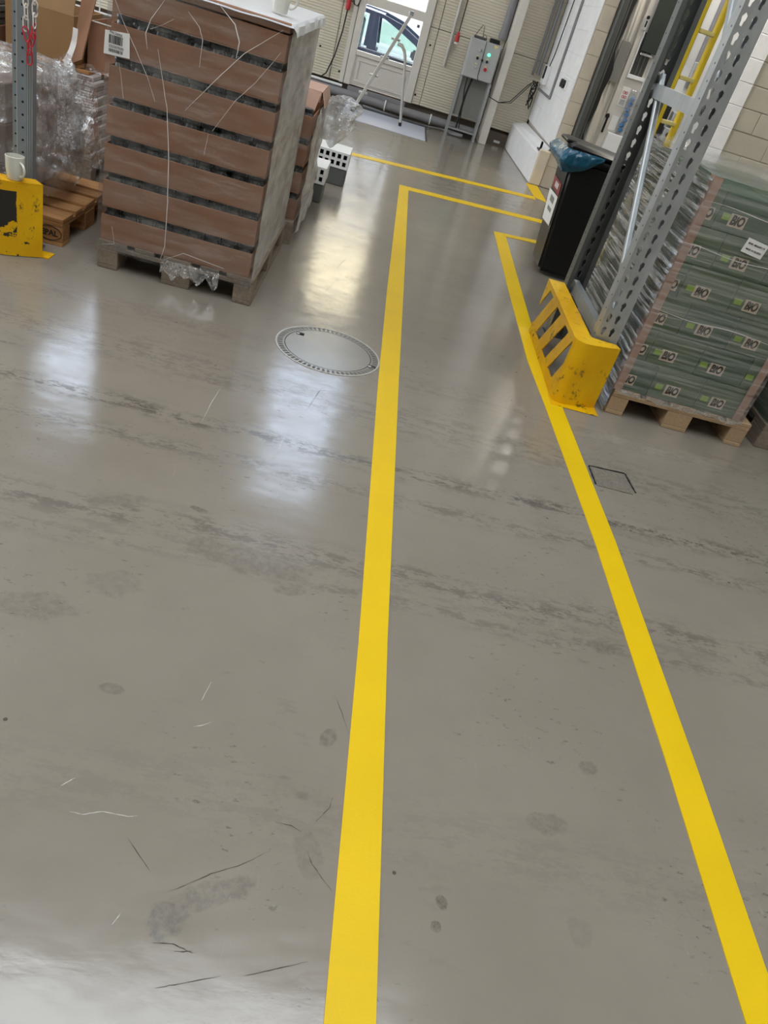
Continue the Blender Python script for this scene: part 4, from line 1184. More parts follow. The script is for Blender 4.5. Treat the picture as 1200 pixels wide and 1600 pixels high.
# ================================================================== BACK WALL FITTINGS
# aluminium step ladder seen from its side
ld = thing('step_ladder', 'slim aluminium step ladder standing in front of the door', 'ladder', (-0.1, 11.5, 0))
for y in (11.42, 11.54):
    rail_ = MB().bar((-0.445, y, 0.035), (0.01, y, 1.245), 0.04, 0.03, (0, 1, 0)).build('rail', ALU, ld, bevel=0.004)
    b = MB(); b.tube([(0.205, y + (0.02 if y > 11.5 else -0.02), 0.04), (0.075, y + (0.02 if y > 11.5 else -0.02), 0.74), (0.04, y + (0.02 if y > 11.5 else -0.02), 0.84), (-0.01, y + (0.02 if y > 11.5 else -0.02), 0.895), (-0.07, y + (0.018 if y > 11.5 else -0.018), 0.905)], 0.017, 8); leg_ = b.build('rear_leg', ALU, ld, smooth=True)
    bx('foot', RUBBER, rail_, -0.475, -0.425, y - 0.02, y + 0.02, 0.007, 0.045, bevel=0.004)
    bx('foot', RUBBER, leg_, 0.185, 0.225, y + (0.0 if y > 11.5 else -0.04), y + (0.04 if y > 11.5 else 0.0), 0.007, 0.05, bevel=0.004)
for z in (0.24, 0.47, 0.70, 0.93):
    xx = -0.445 + (z - 0.035) * 0.455 / 1.21
    bx('step', ALU, ld, xx - 0.055, xx + 0.06, 11.433, 11.527, z, z + 0.022, bevel=0.003)
bx('stay', STEEL_DK, ld, -0.11, 0.075, 11.475, 11.49, 0.72, 0.735)
bx('top_grip', CARTRIM, ld, -0.02, 0.04, 11.41, 11.55, 1.235, 1.285, bevel=0.008)
# pipes along the foot of the wall
for i, (z, r, y, x1) in enumerate(((0.085, 0.055, 12.27, 1.30), (0.165, 0.018, 12.30, -0.70))):
    b = MB(); b.tube([(-3.5, y, z), (x1, y, z)], r, 14)
    p = b.build('base_pipe', PIPE_G if i == 0 else WHITEP, smooth=True)
    tag(p, ('thick grey pipe along the foot of the back wall', 'thin white pipe above the thick pipe left of the door')[i], 'pipe')
    if i == 0:
        for x in (-0.05, 0.62):
            b = MB(); b.tube([(x, 12.27 + 0.062 * math.cos(a), 0.085 + 0.062 * math.sin(a)) for a in [PI * 0.3 + k * PI * 0.11 for k in range(12)]], 0.010, 6); b.build('pipe_clip', WHITEP, p)
b = MB(); b.tube([(-0.35, 12.12, 0.025), (0.1, 12.0, 0.02), (0.42, 11.97, 0.02), (0.62, 12.03, 0.02), (0.80, 12.15, 0.02), (0.95, 12.12, 0.02), (1.05, 12.02, 0.03)], 0.012, 6)
tag(b.build('floor_cable', PIPE_G, smooth=True), 'grey cable lying on the floor along the back wall', 'cable')
# conduit, hanging plug, drain pipe
b = MB(); b.tube([(0.615, YB - 0.035, 3.2), (0.615, YB - 0.035, 0.76)], 0.022, 10)
tag(b.build('wall_conduit', ALU, smooth=True), 'bright metal conduit on the back wall left of the hanging red plug', 'conduit')
pg = thing('hanging_plug', 'red power plug hanging on a black cable from above', 'plug', (0.685, 12.2, 1.08))
b = MB(); b.lathe([(0.018, 0.0), (0.03, 0.008), (0.03, 0.07), (0.022, 0.08), (0.016, 0.115), (0.008, 0.12)], (0.685, 12.2, 1.085), 12, True); b.build('plug_body', REDP, pg, smooth=True)
b = MB(); b.tube([(0.685, 12.2, 1.206), (0.69, 12.2, 1.8), (0.68, 12.2, 3.0)], 0.008, 6); b.build('cable', RUBBER, pg)
b = MB(); b.lathe([(0.026, 0), (0.026, 0.02)], (0.685, 12.2, 1.062), 12, True); b.build('plug_cap', WHITEP, pg, smooth=True)
b = MB(); b.tube([(1.285, YB - 0.065, 3.4), (1.285, YB - 0.065, 1.27)], 0.055, 14); b.tube([(1.285, YB - 0.065, 1.35), (1.285, YB - 0.065, 1.27)], 0.062, 14)
tag(b.build('drain_pipe', PIPE_G, smooth=True), 'grey drain pipe coming down behind the control cabinet', 'pipe')
for i, (x, z, l) in enumerate(((-0.93, 1.30, 0.15), (-0.83, 1.24, 0.19))):
    rp = thing('red_connector', ('left red power connector hanging on the back wall', 'right red power connector on the back wall with a cable below')[i], 'connector', (x, YB - 0.05, z - l))
    b = MB(); b.lathe([(0.012, 0), (0.03, 0.012), (0.034, l * 0.5), (0.028, l * 0.55), (0.03, l)], (x, YB - 0.05, z - l), 12, True); b.build('housing', REDP, rp, smooth=True)
b = MB(); b.tube([(-0.83, YB - 0.05, 1.05), (-0.84, YB - 0.05, 0.8), (-0.88, YB - 0.045, 0.5), (-0.95, YB - 0.04, 0.26), (-1.02, YB - 0.06, 0.19)], 0.010, 6)
b.tube([(-0.80, YB - 0.03, 1.28), (-0.76, YB - 0.03, 1.14), (-0.71, YB - 0.03, 1.13), (-0.68, YB - 0.06, 1.22), (-0.69, YB - 0.06, 1.5)], 0.007, 6)
tag(b.build('black_cable', RUBBER, smooth=True), 'black cable running down the back wall from the red connectors', 'cable')

# control cabinet on a stand
cc = thing('control_cabinet', 'grey control cabinet with buttons on a tall metal stand', 'cabinet', (1.07, 12.05, 0))
CYF = 11.95
bx('cabinet_box', CABINET, cc, 0.855, 1.275, CYF + 0.016, CYF + 0.22, 0.745, 1.205, bevel=0.006)
cdoor = bx('cabinet_door', CABINET, cc, 0.862, 1.268, CYF, CYF + 0.015, 0.752, 1.198, bevel=0.005)
for x in (0.862, 1.268):
    for y in (CYF + 0.03, CYF + 0.19):
        bx('leg', GALV, cc, x - 0.016, x + 0.016, y - 0.016, y + 0.016, 0.0, 0.744)
bx('shelf', GALV, cc, 0.879, 1.251, CYF + 0.02, CYF + 0.20, 0.085, 0.105)
bx('back_plate', GREYBOARD, cc, 0.879, 1.251, CYF + 0.205, CYF + 0.212, 0.25, 0.743)
for nm, x, z, mt, r in (('green_lamp', 1.137, 1.066, GREENLED, 0.020), ('red_button', 1.141, 0.89, REDP, 0.022), ('grey_button', 0.998, 1.087, ALU, 0.018),
                        ('black_button', 1.000, 0.994, BLACK, 0.016), ('black_button', 1.069, 0.984, BLACK, 0.016), ('black_button', 1.135, 0.984, BLACK, 0.016), ('grey_button', 1.002, 0.892, ALU, 0.018)):
    b = MB(); b.disc((x, CYF - 0.001, z), r, (0, -1, 0), 0.022, 14); b.build(nm, mt, cdoor, bevel=0.003)
for x, z in ((1.00, 1.022), (1.137, 1.012), (1.141, 0.925), (1.0, 0.93)):
    bx('button_plate', YTREAD, cdoor, x - 0.013, x + 0.013, CYF - 0.004, CYF - 0.0005, z - 0.006, z + 0.006)
b = MB(); b.prism([(1.17, 1.195), (1.235, 1.185), (1.19, 1.15)], 'y', CYF - 0.004, CYF - 0.0005); b.build('warning_triangle', YTREAD, cdoor)
b = MB(); b.tube([(1.02, CYF + 0.10, 0.744), (0.99, CYF + 0.08, 0.55), (0.985, CYF + 0.09, 0.3), (0.99, CYF + 0.10, 0.107)], 0.013, 7)
b.tube([(0.95, CYF + 0.1, 0.744), (0.955, CYF + 0.1, 0.6), (0.99, CYF + 0.12, 0.4), (1.03, CYF + 0.11, 0.107)], 0.008, 6); b.build('cable', RUBBER, cc, smooth=True)
b = MB(); b.tube([(1.06, CYF - 0.012, 1.206), (1.065, CYF - 0.012, 1.0), (1.07, CYF - 0.01, 0.8), (1.09, CYF - 0.005, 0.74)], 0.004, 5); b.build('thin_cable', RUBBER, cc)
for i, (x0, x1, lab) in enumerate(((0.885, 1.05, 'flat dark box with two wire loops on top of the control cabinet'), (1.10, 1.235, 'small black router box on the right top of the control cabinet'))):
    rt_ = thing('router_box', lab, 'router', ((x0 + x1) / 2, CYF + 0.10, 1.206))
    bx('casing', STEEL_DK if i == 0 else BLACK, rt_, x0, x1, CYF + 0.04, CYF + 0.16, 1.2065, 1.235 + 0.02 * i, bevel=0.006)
    b = MB()
    if i == 0:
        b.tube([(0.90, CYF + 0.1, 1.236), (0.93, CYF + 0.1, 1.30), (0.965, CYF + 0.1, 1.37), (0.985, CYF + 0.1, 1.36), (1.0, CYF + 0.1, 1.237)], 0.004, 5)
        b.tube([(1.0, CYF + 0.1, 1.237), (1.02, CYF + 0.1, 1.27), (1.05, CYF + 0.1, 1.25), (1.06, CYF + 0.1, 1.21)], 0.004, 5)
    else:
        b.tube([(1.236, CYF + 0.1, 1.225), (1.285, CYF + 0.05, 1.15), (1.29, CYF + 0.04, 0.95), (1.285, CYF + 0.05, 0.72)], 0.006, 5)
    b.build('wire', RUBBER, rt_, smooth=True)
b = MB(); b.tube([(1.285, CYF + 0.02, 0.70), (1.31, CYF - 0.03, 0.60), (1.45, CYF - 0.02, 0.57), (1.60, CYF + 0.02, 0.62), (1.78, CYF + 0.12, 0.86), (1.86, CYF + 0.2, 0.92)], 0.006, 6)
b.tube([(1.30, CYF + 0.0, 0.60), (1.45, CYF + 0.01, 0.565), (1.62, CYF + 0.05, 0.60), (1.84, CYF + 0.22, 0.88)], 0.005, 6)
tag(b.build('slack_cable', RUBBER, smooth=True), 'slack dark cable between the control cabinet and the room corner', 'cable')
b = MB()
for k in range(3):
    b.tube([(1.0 + 0.10 * math.cos(t + k), 12.02 + 0.05 * math.sin(t), 0.02 + 0.012 * k) for t in [i * PI / 7 for i in range(15)]], 0.013, 6)
tag(b.build('coiled_hose', PIPE_G, smooth=True), 'coiled grey hose on the floor under the control cabinet', 'hose')
tag(bx('small_sign', WHITEP, None, 1.60, 1.69, YB + 0.002, YB + 0.018, 0.03, 0.06), 'tiny white sign on the brown wall base right of the post', 'sign')

# ================================================================== RIGHT RACK
GALV_SHADE = mat('shaded_galvanised_steel', rgb(112, 115, 114), 0.4, metal=0.8, var=0.12, vscale=16, stretch=(1, 1, 0.35))  # shade on the far upright put into a darker steel colour
def upright(parent, x0, x1, yp, face, ztop, z0=0.006):
    """C-section rack upright: punched face at yp, flanges away from the face"""
    b = MB()
    P = 0.0708; n = int((ztop - z0) / P)
    hole = [(0.0, 0.022), (0.010, 0.014), (0.010, 0.0), (0.005, -0.007), (0.004, -0.022), (-0.006, -0.020), (-0.007, -0.004), (-0.010, 0.008)]
    cols = [(x0, x0 + (x1 - x0) * 0.42, x0 + 0.023), (x0 + (x1 - x0) * 0.42, x1, x0 + 0.069)]
    t = 0.003 * (-1 if face == 'far' else 1)
    for k in range(n):
        za, zb = z0 + k * P, z0 + (k + 1) * P
        for (a, c, hx) in cols:
            zc = (za + zb) / 2
            rect = [((a + c) / 2, zb), (c, zb), (c, zc), (c, za), ((a + c) / 2, za), (a, za), (a, zc), (a, zb)]
            ho = [(hx + u * 1.15, zc + v * 1.15) for u, v in hole]
            for i in range(8):
                j = (i + 1) % 8
                for y in (yp, yp + t):
                    b.face([(rect[i][0], y, rect[i][1]), (rect[j][0], y, rect[j][1]), (ho[j][0], y, ho[j][1]), (ho[i][0], y, ho[i][1])])
                b.face([(ho[i][0], yp, ho[i][1]), (ho[j][0], yp, ho[j][1]), (ho[j][0], yp + t, ho[j][1]), (ho[i][0], yp + t, ho[i][1])])
    GM = GALV_SHADE if face == 'far' else GALV
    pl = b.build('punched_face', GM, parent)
    s = -1 if face == 'far' else 1
    zt = z0 + n * P
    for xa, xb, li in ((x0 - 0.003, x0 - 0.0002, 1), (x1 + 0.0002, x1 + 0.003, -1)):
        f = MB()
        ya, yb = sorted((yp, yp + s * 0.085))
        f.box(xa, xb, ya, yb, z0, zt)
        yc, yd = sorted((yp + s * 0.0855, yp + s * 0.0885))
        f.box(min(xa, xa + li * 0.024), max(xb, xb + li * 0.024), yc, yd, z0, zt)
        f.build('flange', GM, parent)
    h = MB()
    for k in range(int((ztop - 0.1) / 0.0708)):
        z = 0.08 + k * 0.0708
        h.disc((x0 - 0.0031, yp + s * 0.03, z), 0.0045, (-1, 0, 0), 0.0006, 8)
    tag(h.build('bolt_hole', HOLE, parent), kind='stuff')
    bx('foot_plate', STEEL_DK, parent, x0 - 0.02, x1 + 0.02, min(yp - 0.01, yp + s * 0.11), max(yp + 0.01, yp + s * 0.11), 0.0004, 0.0058)
rk = thing('pallet_rack', 'galvanised pallet rack frame with punched uprights behind the yellow guard', 'rack', (1.39, 4.35, 0))
UX0, UX1, UYN, UYF = 1.332, 1.448, 3.885, 4.87
upright(rk, UX0, UX1, UYN, 'near', 2.75)
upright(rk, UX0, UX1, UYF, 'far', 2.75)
ya, yb_ = UYN + 0.03, UYF - 0.03
def cbar(p0, p1, w, h):
    MB().bar(p0, p1, w, h).build('brace', GALV, rk, bevel=0.003)
# horizontal ties as folded channels, diagonals as tubes
for z in (0.33, 1.45):
    f = MB(); f.box(1.372, 1.375, ya, yb_, z - 0.035, z + 0.035); f.box(1.3752, 1.41, ya, yb_, z + 0.032, z + 0.035); f.box(1.3752, 1.41, ya, yb_, z - 0.035, z - 0.032)
    f.build('horizontal_tie', GALV, rk)
MB().bar((1.395, ya, 0.40), (1.395, yb_ - 0.02, 1.53), 0.03, 0.036).build('diagonal_brace', GALV, rk, bevel=0.006)
MB().bar((1.395, ya, 1.50), (1.395, yb_ - 0.02, 2.62), 0.03, 0.045).build('diagonal_brace', GALV, rk, bevel=0.006)
bl = MB()
for y, z in ((ya + 0.01, 0.33), (yb_ - 0.01, 0.33), (ya + 0.01, 1.45), (yb_ - 0.01, 1.45), (yb_ - 0.03, 1.53), (ya + 0.01, 0.40)):
    bl.disc((1.3715, y, z), 0.009, (-1, 0, 0), 0.006, 6)
tag(bl.build('bolt', ALU, rk), kind='stuff')

# yellow end guard
gd = thing('rack_guard', 'yellow steel rack guard with diagonal slots beside the right stripe', 'rack guard', (1.28, 4.25, 0))
GX = 1.200
def sidepoly(pts, name='slat'):
    b = MB(); b.prism(pts, 'x', GX, GX + 0.006); return b.build(name, YGUARD, gd)
ZB, ZT = 0.062, 0.322
sidepoly([(3.80, 0.004), (4.745, 0.004), (4.745, ZB), (3.80, ZB)], 'lower_rail')
sidepoly([(3.80, ZT), (4.745, ZT), (4.745, 0.345), (3.80, 0.345)], 'upper_rail')
for p in ([(3.80, ZB), (3.905, ZB), (3.80, 0.20)],
          [(4.05, ZB), (4.17, ZB), (3.93, ZT), (3.812, ZT)],
          [(4.30, ZB), (4.44, ZB), (4.20, ZT), (4.045, ZT)],
          [(4.575, ZB), (4.73, ZB), (4.485, ZT), (4.33, ZT)],
          [(4.61, ZT), (4.745, 0.18), (4.745, ZT)]):
    sidepoly(p)
def curved(pts, z0, z1, t, name, par, m):
    """bent plate following a plan line"""
    b = MB(); P = [Vector((x, y, 0)) for x, y in pts]
    L, R = [], []
    for i, p in enumerate(P):
        d = (P[min(i + 1, len(P) - 1)] - P[max(i - 1, 0)]).normalized()
        n = Vector((-d.y, d.x, 0)) * t
        L.append(p); R.append(p + n)
    rings = [[(a.x, a.y, z0), (c.x, c.y, z0), (c.x, c.y, z1), (a.x, a.y, z1)] for a, c in zip(L, R)]
    b.loft(rings)
    return b.build(name, m, par, smooth=True)
plan = [(GX, 3.799)] + [(1.262 - 0.062 * math.cos(a), 3.80 - 0.062 * math.sin(a)) for a in [k * PI / 16 for k in range(1, 8)]] + [(1.27, 3.7395), (1.35, 3.760), (1.452, 3.795)]
curved(plan, 0.004, 0.345, -0.006 * -1, 'front_plate', gd, YGUARD)
tpp = MB()
outer = [(GX - 0.001, 4.745), (GX - 0.001, 3.80)] + plan[1:]
inner = [(1.302, 4.745), (1.302, 3.875), (1.303, 3.872), (1.304, 3.870), (1.306, 3.868), (1.308, 3.866), (1.31, 3.864), (1.312, 3.862), (1.316, 3.860), (1.33, 3.858), (1.38, 3.852), (1.44, 3.850)]
for (a, b2), (c, d) in zip(zip(outer[:-1], outer[1:]), zip(inner[:-1], inner[1:])):
    tpp.hexa([(a[0], a[1], 0.3455), (b2[0], b2[1], 0.3455), (d[0], d[1], 0.3455), (c[0], c[1], 0.3455)], [(a[0], a[1], 0.3515), (b2[0], b2[1], 0.3515), (d[0], d[1], 0.3515), (c[0], c[1], 0.3515)])
bmesh.ops.remove_doubles(tpp.bm, verts=tpp.bm.verts[:], dist=0.0002)
tpp.build('top_flange', YGUARD, gd)
bx('base_plate', YGUARD, gd, 1.192, 1.46, 3.70, 3.83, 0.0026, 0.0036)

# ---- black wheelie bin with a blue liner
bn = thing('wheelie_bin', 'tall black wheelie bin with a blue liner behind the rack frame', 'bin', (1.66, 6.32, 0))
lo = [(1.435, 6.13), (1.83, 6.13), (1.83, 6.50), (1.435, 6.50)]
mi_ = [(1.395, 6.10), (1.89, 6.10), (1.89, 6.55), (1.395, 6.55)]
hi = [(1.375, 6.09), (1.91, 6.09), (1.91, 6.57), (1.375, 6.57)]
b = MB(); b.loft([[(x, y, 0.03) for x, y in lo], [(x, y, 0.60) for x, y in mi_], [(x, y, 0.86) for x, y in hi]]); b.build('bin_body', BLACK, bn, bevel=0.025, seg=3, smooth=True)
b = MB(); b.box(1.36, 1.925, 6.075, 6.585, 0.861, 0.895); b.build('rim', BLACK, bn, bevel=0.01)
b = MB(); b.loft([[(1.34, 6.07, 0.93), (1.93, 6.07, 0.897), (1.93, 6.59, 0.897), (1.34, 6.59, 0.93)], [(1.337, 6.067, 0.942), (1.933, 6.067, 0.909), (1.933, 6.593, 0.909), (1.337, 6.593, 0.942)],
                  [(1.38, 6.11, 0.962), (1.88, 6.11, 0.925), (1.88, 6.55, 0.925), (1.38, 6.55, 0.962)]]); blid = b.build('lid', BLACK, bn, bevel=0.012, seg=2, smooth=True)
b = MB(); b.box(1.315, 1.40, 6.20, 6.46, 0.944, 0.965); b.build('lid_handle', BLACK, blid, bevel=0.008)
b = MB(); b.tube([(1.965, 6.12, 0.885), (1.965, 6.55, 0.885)], 0.016, 10); b.box(1.926, 1.965, 6.14, 6.17, 0.875, 0.895); b.box(1.926, 1.965, 6.50, 6.53, 0.875, 0.895); b.build('push_handle', BLACK, bn)
for y in (6.05, 6.54):
    b = MB(); b.tube([(1.86, y, 0.10), (1.86, y + 0.045, 0.10)], 0.098, 24); b.build('wheel', RUBBER, bn, smooth=True)
b = MB(); b.tube([(1.86, 6.09, 0.10), (1.86, 6.54, 0.10)], 0.012, 8); b.build('axle', STEEL_DK, bn)
# liner turned out over the rim at the front
b = MB(); rows = []
for j in range(11):
    t = j / 10
    r = []
    for i in range(31):
        s = i / 30
        # path along the front side edge then the aisle face
        if s < 0.55:
            x = 1.60 - (1.60 - 1.345) * s / 0.55; y = 6.064
        else:
            x = 1.345; y = 6.064 + (6.56 - 6.064) * (s - 0.55) / 0.45
        drop = 0.03 + 0.125 * math.sin(PI * min(1, 0.5 * (s / 0.5) ** 1.2 if s < 0.5 else 0.5 + (s - 0.5) * 0.5))
        bulge = 0.03 * math.sin(PI * t) * (0.5 + s) + 0.014 * noise.noise(Vector((s * 14, t * 3, 2)))
        z = 0.925 - drop * t
        r.append((x - bulge * (1.3 if s > 0.3 else 0.4) - 0.02 * (s > 0.3), y - (bulge if s < 0.6 else 0) - 0.008, z))
    rows.append(r)
b.loft(rows, cap=False, closed=False); b.build('liner', BLUEBAG, bn, smooth=True)
def slantx(z): return 1.435 - 0.04 * (z - 0.03) / 0.57 if z < 0.6 else 1.395 - 0.02 * (z - 0.6) / 0.26
b = MB(); q = [(6.54, 0.56), (6.24, 0.63), (6.22, 0.57)]
def sticker(nm, m, pts, off):
    b = MB()
    b.loft([[(slantx(z) - off, y, z) for y, z in pts], [(slantx(z) - off - 0.002, y, z) for y, z in pts]]); return b.build(nm, m, bn)
rs_ = sticker('red_sticker', mat('dusty_red_sticker', rgb(136, 62, 62), 0.6, var=0.1), [(6.50, 0.59), (6.17, 0.58), (6.17, 0.665), (6.50, 0.675)], 0.003)
st = MB()
for k in range(3): st.box(slantx(0.63) - 0.007, slantx(0.63) - 0.0055, 6.26 + k * 0.05, 6.29 + k * 0.05, 0.61, 0.65)
st.build('sticker_mark', PAPER, rs_)
pl_ = sticker('paper_label', PAPER, [(6.50, 0.345), (6.18, 0.36), (6.17, 0.575), (6.55, 0.565)], 0.004)
st = MB()
for z0, z1 in ((0.50, 0.545), (0.435, 0.465)):
    st.loft([[(slantx(z) - 0.0068, y, z) for y, z in ((6.42, z0), (6.26, z0), (6.26, z1), (6.42, z1))], [(slantx(z) - 0.0076, y, z) for y, z in ((6.42, z0), (6.26, z0), (6.26, z1), (6.42, z1))]])
st.build('label_text', GREYBOARD, pl_)

# ---- yellow ladder leaning behind the rack
yl = thing('yellow_ladder', 'yellow ladder with pale rungs standing behind the rack frame', 'ladder', (2.15, 6.8, 0))
for x, y in ((2.06, 6.78), (2.235, 6.85)):
    bx('rail', YLAD, yl, x - 0.02, x + 0.02, y - 0.035, y + 0.035, 0.001, 2.55, bevel=0.008)
for k in range(8):
    z = 0.285 + k * 0.311
    MB().bar((2.081, 6.78, z), (2.214, 6.85, z), 0.065, 0.028).build('rung', YTREAD, yl, bevel=0.004)

# ---- flat red ended case behind the bin
rc = thing('red_case', 'faded pink case with a bright red end standing behind the rack', 'case', (2.14, 7.1, 0))
b = MB(); b.box(2.08, 2.20, 7.05, 7.17, 0.02, 0.58); b.build('case_body', PINKP, rc, bevel=0.01)
bx('red_end', REDP, rc, 2.15, 2.205, 7.03, 7.049, 0.45, 0.58, bevel=0.006)
bx('case_foot', WHITEP, rc, 2.075, 2.205, 7.04, 7.18, 0.001, 0.0195)
# grey beam on the floor under the rack
# ================================================================== GREEN LOAD
GX0, GX1, GY0, GY1 = 1.522, 2.222, 3.80, 4.98
pallet('pallet', 'light wooden pallet under the green carton stack', 1.517, 3.79, 'y', WOOD_Y)
BIO = text_mesh('BiO', 0.058, 0.14, 0.0030)
IO = text_mesh('iO', 0.058, 0.14, 0.0030)
BIO.materials.append(PRINT_BROWN); IO.materials.append(PRINT_BROWN)
RP = 0.175
rowname = ['lowest', 'second', 'third', 'fourth', 'fifth', 'topmost']
for r in range(6):
    z0 = 0.1445 + r * RP
    odd = (r % 2 == 1)               # rows whose seams are shifted
    ed = [1.522, 1.60, 1.87, 2.14, 2.222] if odd else [1.522, 1.69, 1.96, 2.222]
    for i, (a, c) in enumerate(zip(ed[:-1], ed[1:])):
        j = random.uniform(-0.003, 0.003)
        t = thing('green_carton', 'green carton in the %s row of the green stack, number %s from the left' % (rowname[r], ('one', 'two', 'three', 'four')[i]), 'carton', ((a + c) / 2, (GY0 + GY1) / 2, z0), 'green cartons of the wrapped stack')
        bx('carton_box', CARD_GREEN if (i + r) % 3 else CARD_GREEN2, t, a + 0.001, c - 0.001, GY0 + 0.003 + j, GY1 - 0.003, z0, z0 + RP - 0.0015, bevel=0.003)
        yf = GY0 + 0.0025 + j
        zl = z0 + 0.062
        # printed patches: lime square then BiO on a beige field
        lab = []
        if odd:
            if i == 0: lab = [('io', 1.555)]
            elif i == 1: lab = [('g', 1.645), ('b', 1.705)]
            elif i == 2: lab = [('g', 1.902), ('b', 1.977)]
            else: lab = [('g', 2.165)]
        else:
            if i == 0: lab = [('io', 1.575)]
            elif i == 1: lab = [('g', 1.735), ('b', 1.812)]
            else: lab = [('g', 2.000), ('b', 2.076)]
        for k, x in lab:
            if k == 'g':
                bx('lime_patch', LEAF, t, x - 0.020, x + 0.020, yf - 0.0016, yf, zl - 0.008, zl + 0.020)
            else:
                w = 0.041 if k == 'b' else 0.026
                bx('beige_patch', PATCH, t, x - w, x + w, yf - 0.0016, yf, zl - 0.030, zl + 0.028)
                put_text(BIO if k == 'b' else IO, 'printed_word', PRINT_BROWN, t, (x, yf - 0.002, zl - 0.001), (PI / 2, 0, 0), (0.70, 1, 1))
for x0, x1, lab in ((1.506, 1.512, 'pinkish cardboard corner guard on the left edge of the green stack'), (2.228, 2.234, 'pinkish cardboard corner guard on the right edge of the green stack')):
    s = 1 if x0 < 1.6 else -1
    t = thing('corner_guard', lab, 'corner guard', (x0, GY0, 0.15))
    b = MB()
    b.box(x0, x1, GY0 - 0.012, GY0 + 0.045, 0.1445, 1.235)
    xa, xb = (x1 + 0.0002, x1 + 0.036) if s > 0 else (x0 - 0.036, x0 - 0.0002)
    b.box(xa, xb, GY0 - 0.012, GY0 - 0.006, 0.1445, 1.235)
    b.build('guard_strip', CARD_PINK, t)
ls = thing('delivery_label', 'white delivery label on the front of the green stack', 'label', (1.83, GY0 - 0.02, 0.955))
b = MB(); b.loft([[(1.775, GY0 - 0.027, 0.968), (1.885, GY0 - 0.027, 0.955), (1.893, GY0 - 0.027, 1.022), (1.783, GY0 - 0.027, 1.035)], [(1.775, GY0 - 0.0255, 0.968), (1.885, GY0 - 0.0255, 0.955), (1.893, GY0 - 0.0255, 1.022), (1.783, GY0 - 0.0255, 1.035)]]); b.build('paper', PAPER, ls)
put_text(text_mesh('BNR: 48A60P119', 0.0125, 0, 0.0003), 'printed_line', PRINT, ls, (1.836, GY0 - 0.0276, 1.008), (PI / 2, 0.10, 0))
put_text(text_mesh('MHD: 01.02.2025', 0.0115, 0, 0.0003), 'printed_line', PRINT, ls, (1.833, GY0 - 0.0276, 0.982), (PI / 2, 0.10, 0))
fg = thing('stretch_film', 'glossy film wrapped tightly round the green carton stack', 'film', (1.87, 4.39, 0.03))
f3 = wrap(1.496, 2.245, GY0 - 0.020, GY1 + 0.012, 0.145, 1.232, 0.006, 34, top=True, seed=11).build('wrap', [FILM_TIGHT, FILM_GLARE, FILM_TIGHT], fg, smooth=True)
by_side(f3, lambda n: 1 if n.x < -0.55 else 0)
# loose lower film round the left side of the pallet
b = MB(); rows = []
for j in range(9):
    r = []
    for i in range(25):
        y = 3.775 + 1.2 * i / 24
        z = 0.150 - 0.135 * j / 8
        r.append((1.502 - 0.010 * abs(noise.noise(Vector((y * 14, j * .8, 3)))) - 0.004 * j / 8, y, z))
    rows.append(r)
b.loft(rows, cap=False, closed=False); b.build('lower_film', FILM_GLARE, fg, smooth=True)
b = MB(); rows = []
for j in range(5):
    rows.append([(1.512 + 0.74 * i / 24, GY0 - 0.026 - 0.006 * abs(noise.noise(Vector((i * .6, j, 8)))), 0.152 - 0.035 * j / 4 * (0.7 + 0.6 * noise.noise(Vector((i * .4, 0, 2))))) for i in range(25)])
b.loft(rows, cap=False, closed=False); b.build('lower_film', FILM_BAG, fg, smooth=True)
b = MB()
for k, zz in enumerate((1.13, 0.93, 0.60)):
    b.tube([(1.50 + 0.74 * i / 14, GY0 - 0.028 + 0.002 * math.sin(i), zz + 0.006 * math.sin(i * 0.7 + k) - 0.012 * i / 14) for i in range(15)], [0.0004 + 0.0011 * math.sin(PI * i / 14) for i in range(15)], 5)
b.build('film_fold_glint', FILM_FOLD, fg, smooth=True)  # white ridges that paint in the glints on the film folds
tp2 = MB(); rows = []
for j in range(9):
    rows.append([(1.50 + 0.75 * i / 16, GY0 - 0.022 + 0.15 * j + 0.01 * noise.noise(Vector((i, j, 1))), 1.247 + 0.025 * max(0, noise.noise(Vector((i * .6, j * .6, 21))))) for i in range(17)])
tp2.loft(rows, cap=False, closed=False); tp2.build('top_film', FILM, fg, smooth=True)

# ---- last load at the right edge, dark wrapped
pallet('pallet', 'dark wooden pallet at the right edge beside the green stack', 2.43, 3.86, 'y', WOOD_GY)
for r in range(6):
    t = thing('dark_carton', 'dark green carton in the %s row of the load at the right edge' % rowname[r], 'carton', (2.83, 4.4, 0.1445 + r * RP), 'dark cartons of the load at the right edge')
    bx('carton_box', CARD_GREEN2, t, 2.445, 3.22, 3.885, 5.04, 0.1445 + r * RP, 0.143 + (r + 1) * RP, bevel=0.004)
    bx('beige_patch', PATCH, t, 2.50, 2.58, 3.883, 3.8848, 0.18 + r * RP, 0.235 + r * RP)
    put_text(BIO, 'printed_word', PRINT_BROWN, t, (2.54, 3.8825, 0.207 + r * RP), (PI / 2, 0, 0), (0.70, 1, 1))
f4 = thing('stretch_film', 'film round the dark load at the right edge', 'film', (2.83, 4.4, 0.1))
wrap(2.435, 3.235, 3.872, 5.06, 0.10, 1.205, 0.006, 18, top=False, seed=17).build('wrap', FILM_TIGHT, f4, smooth=True)

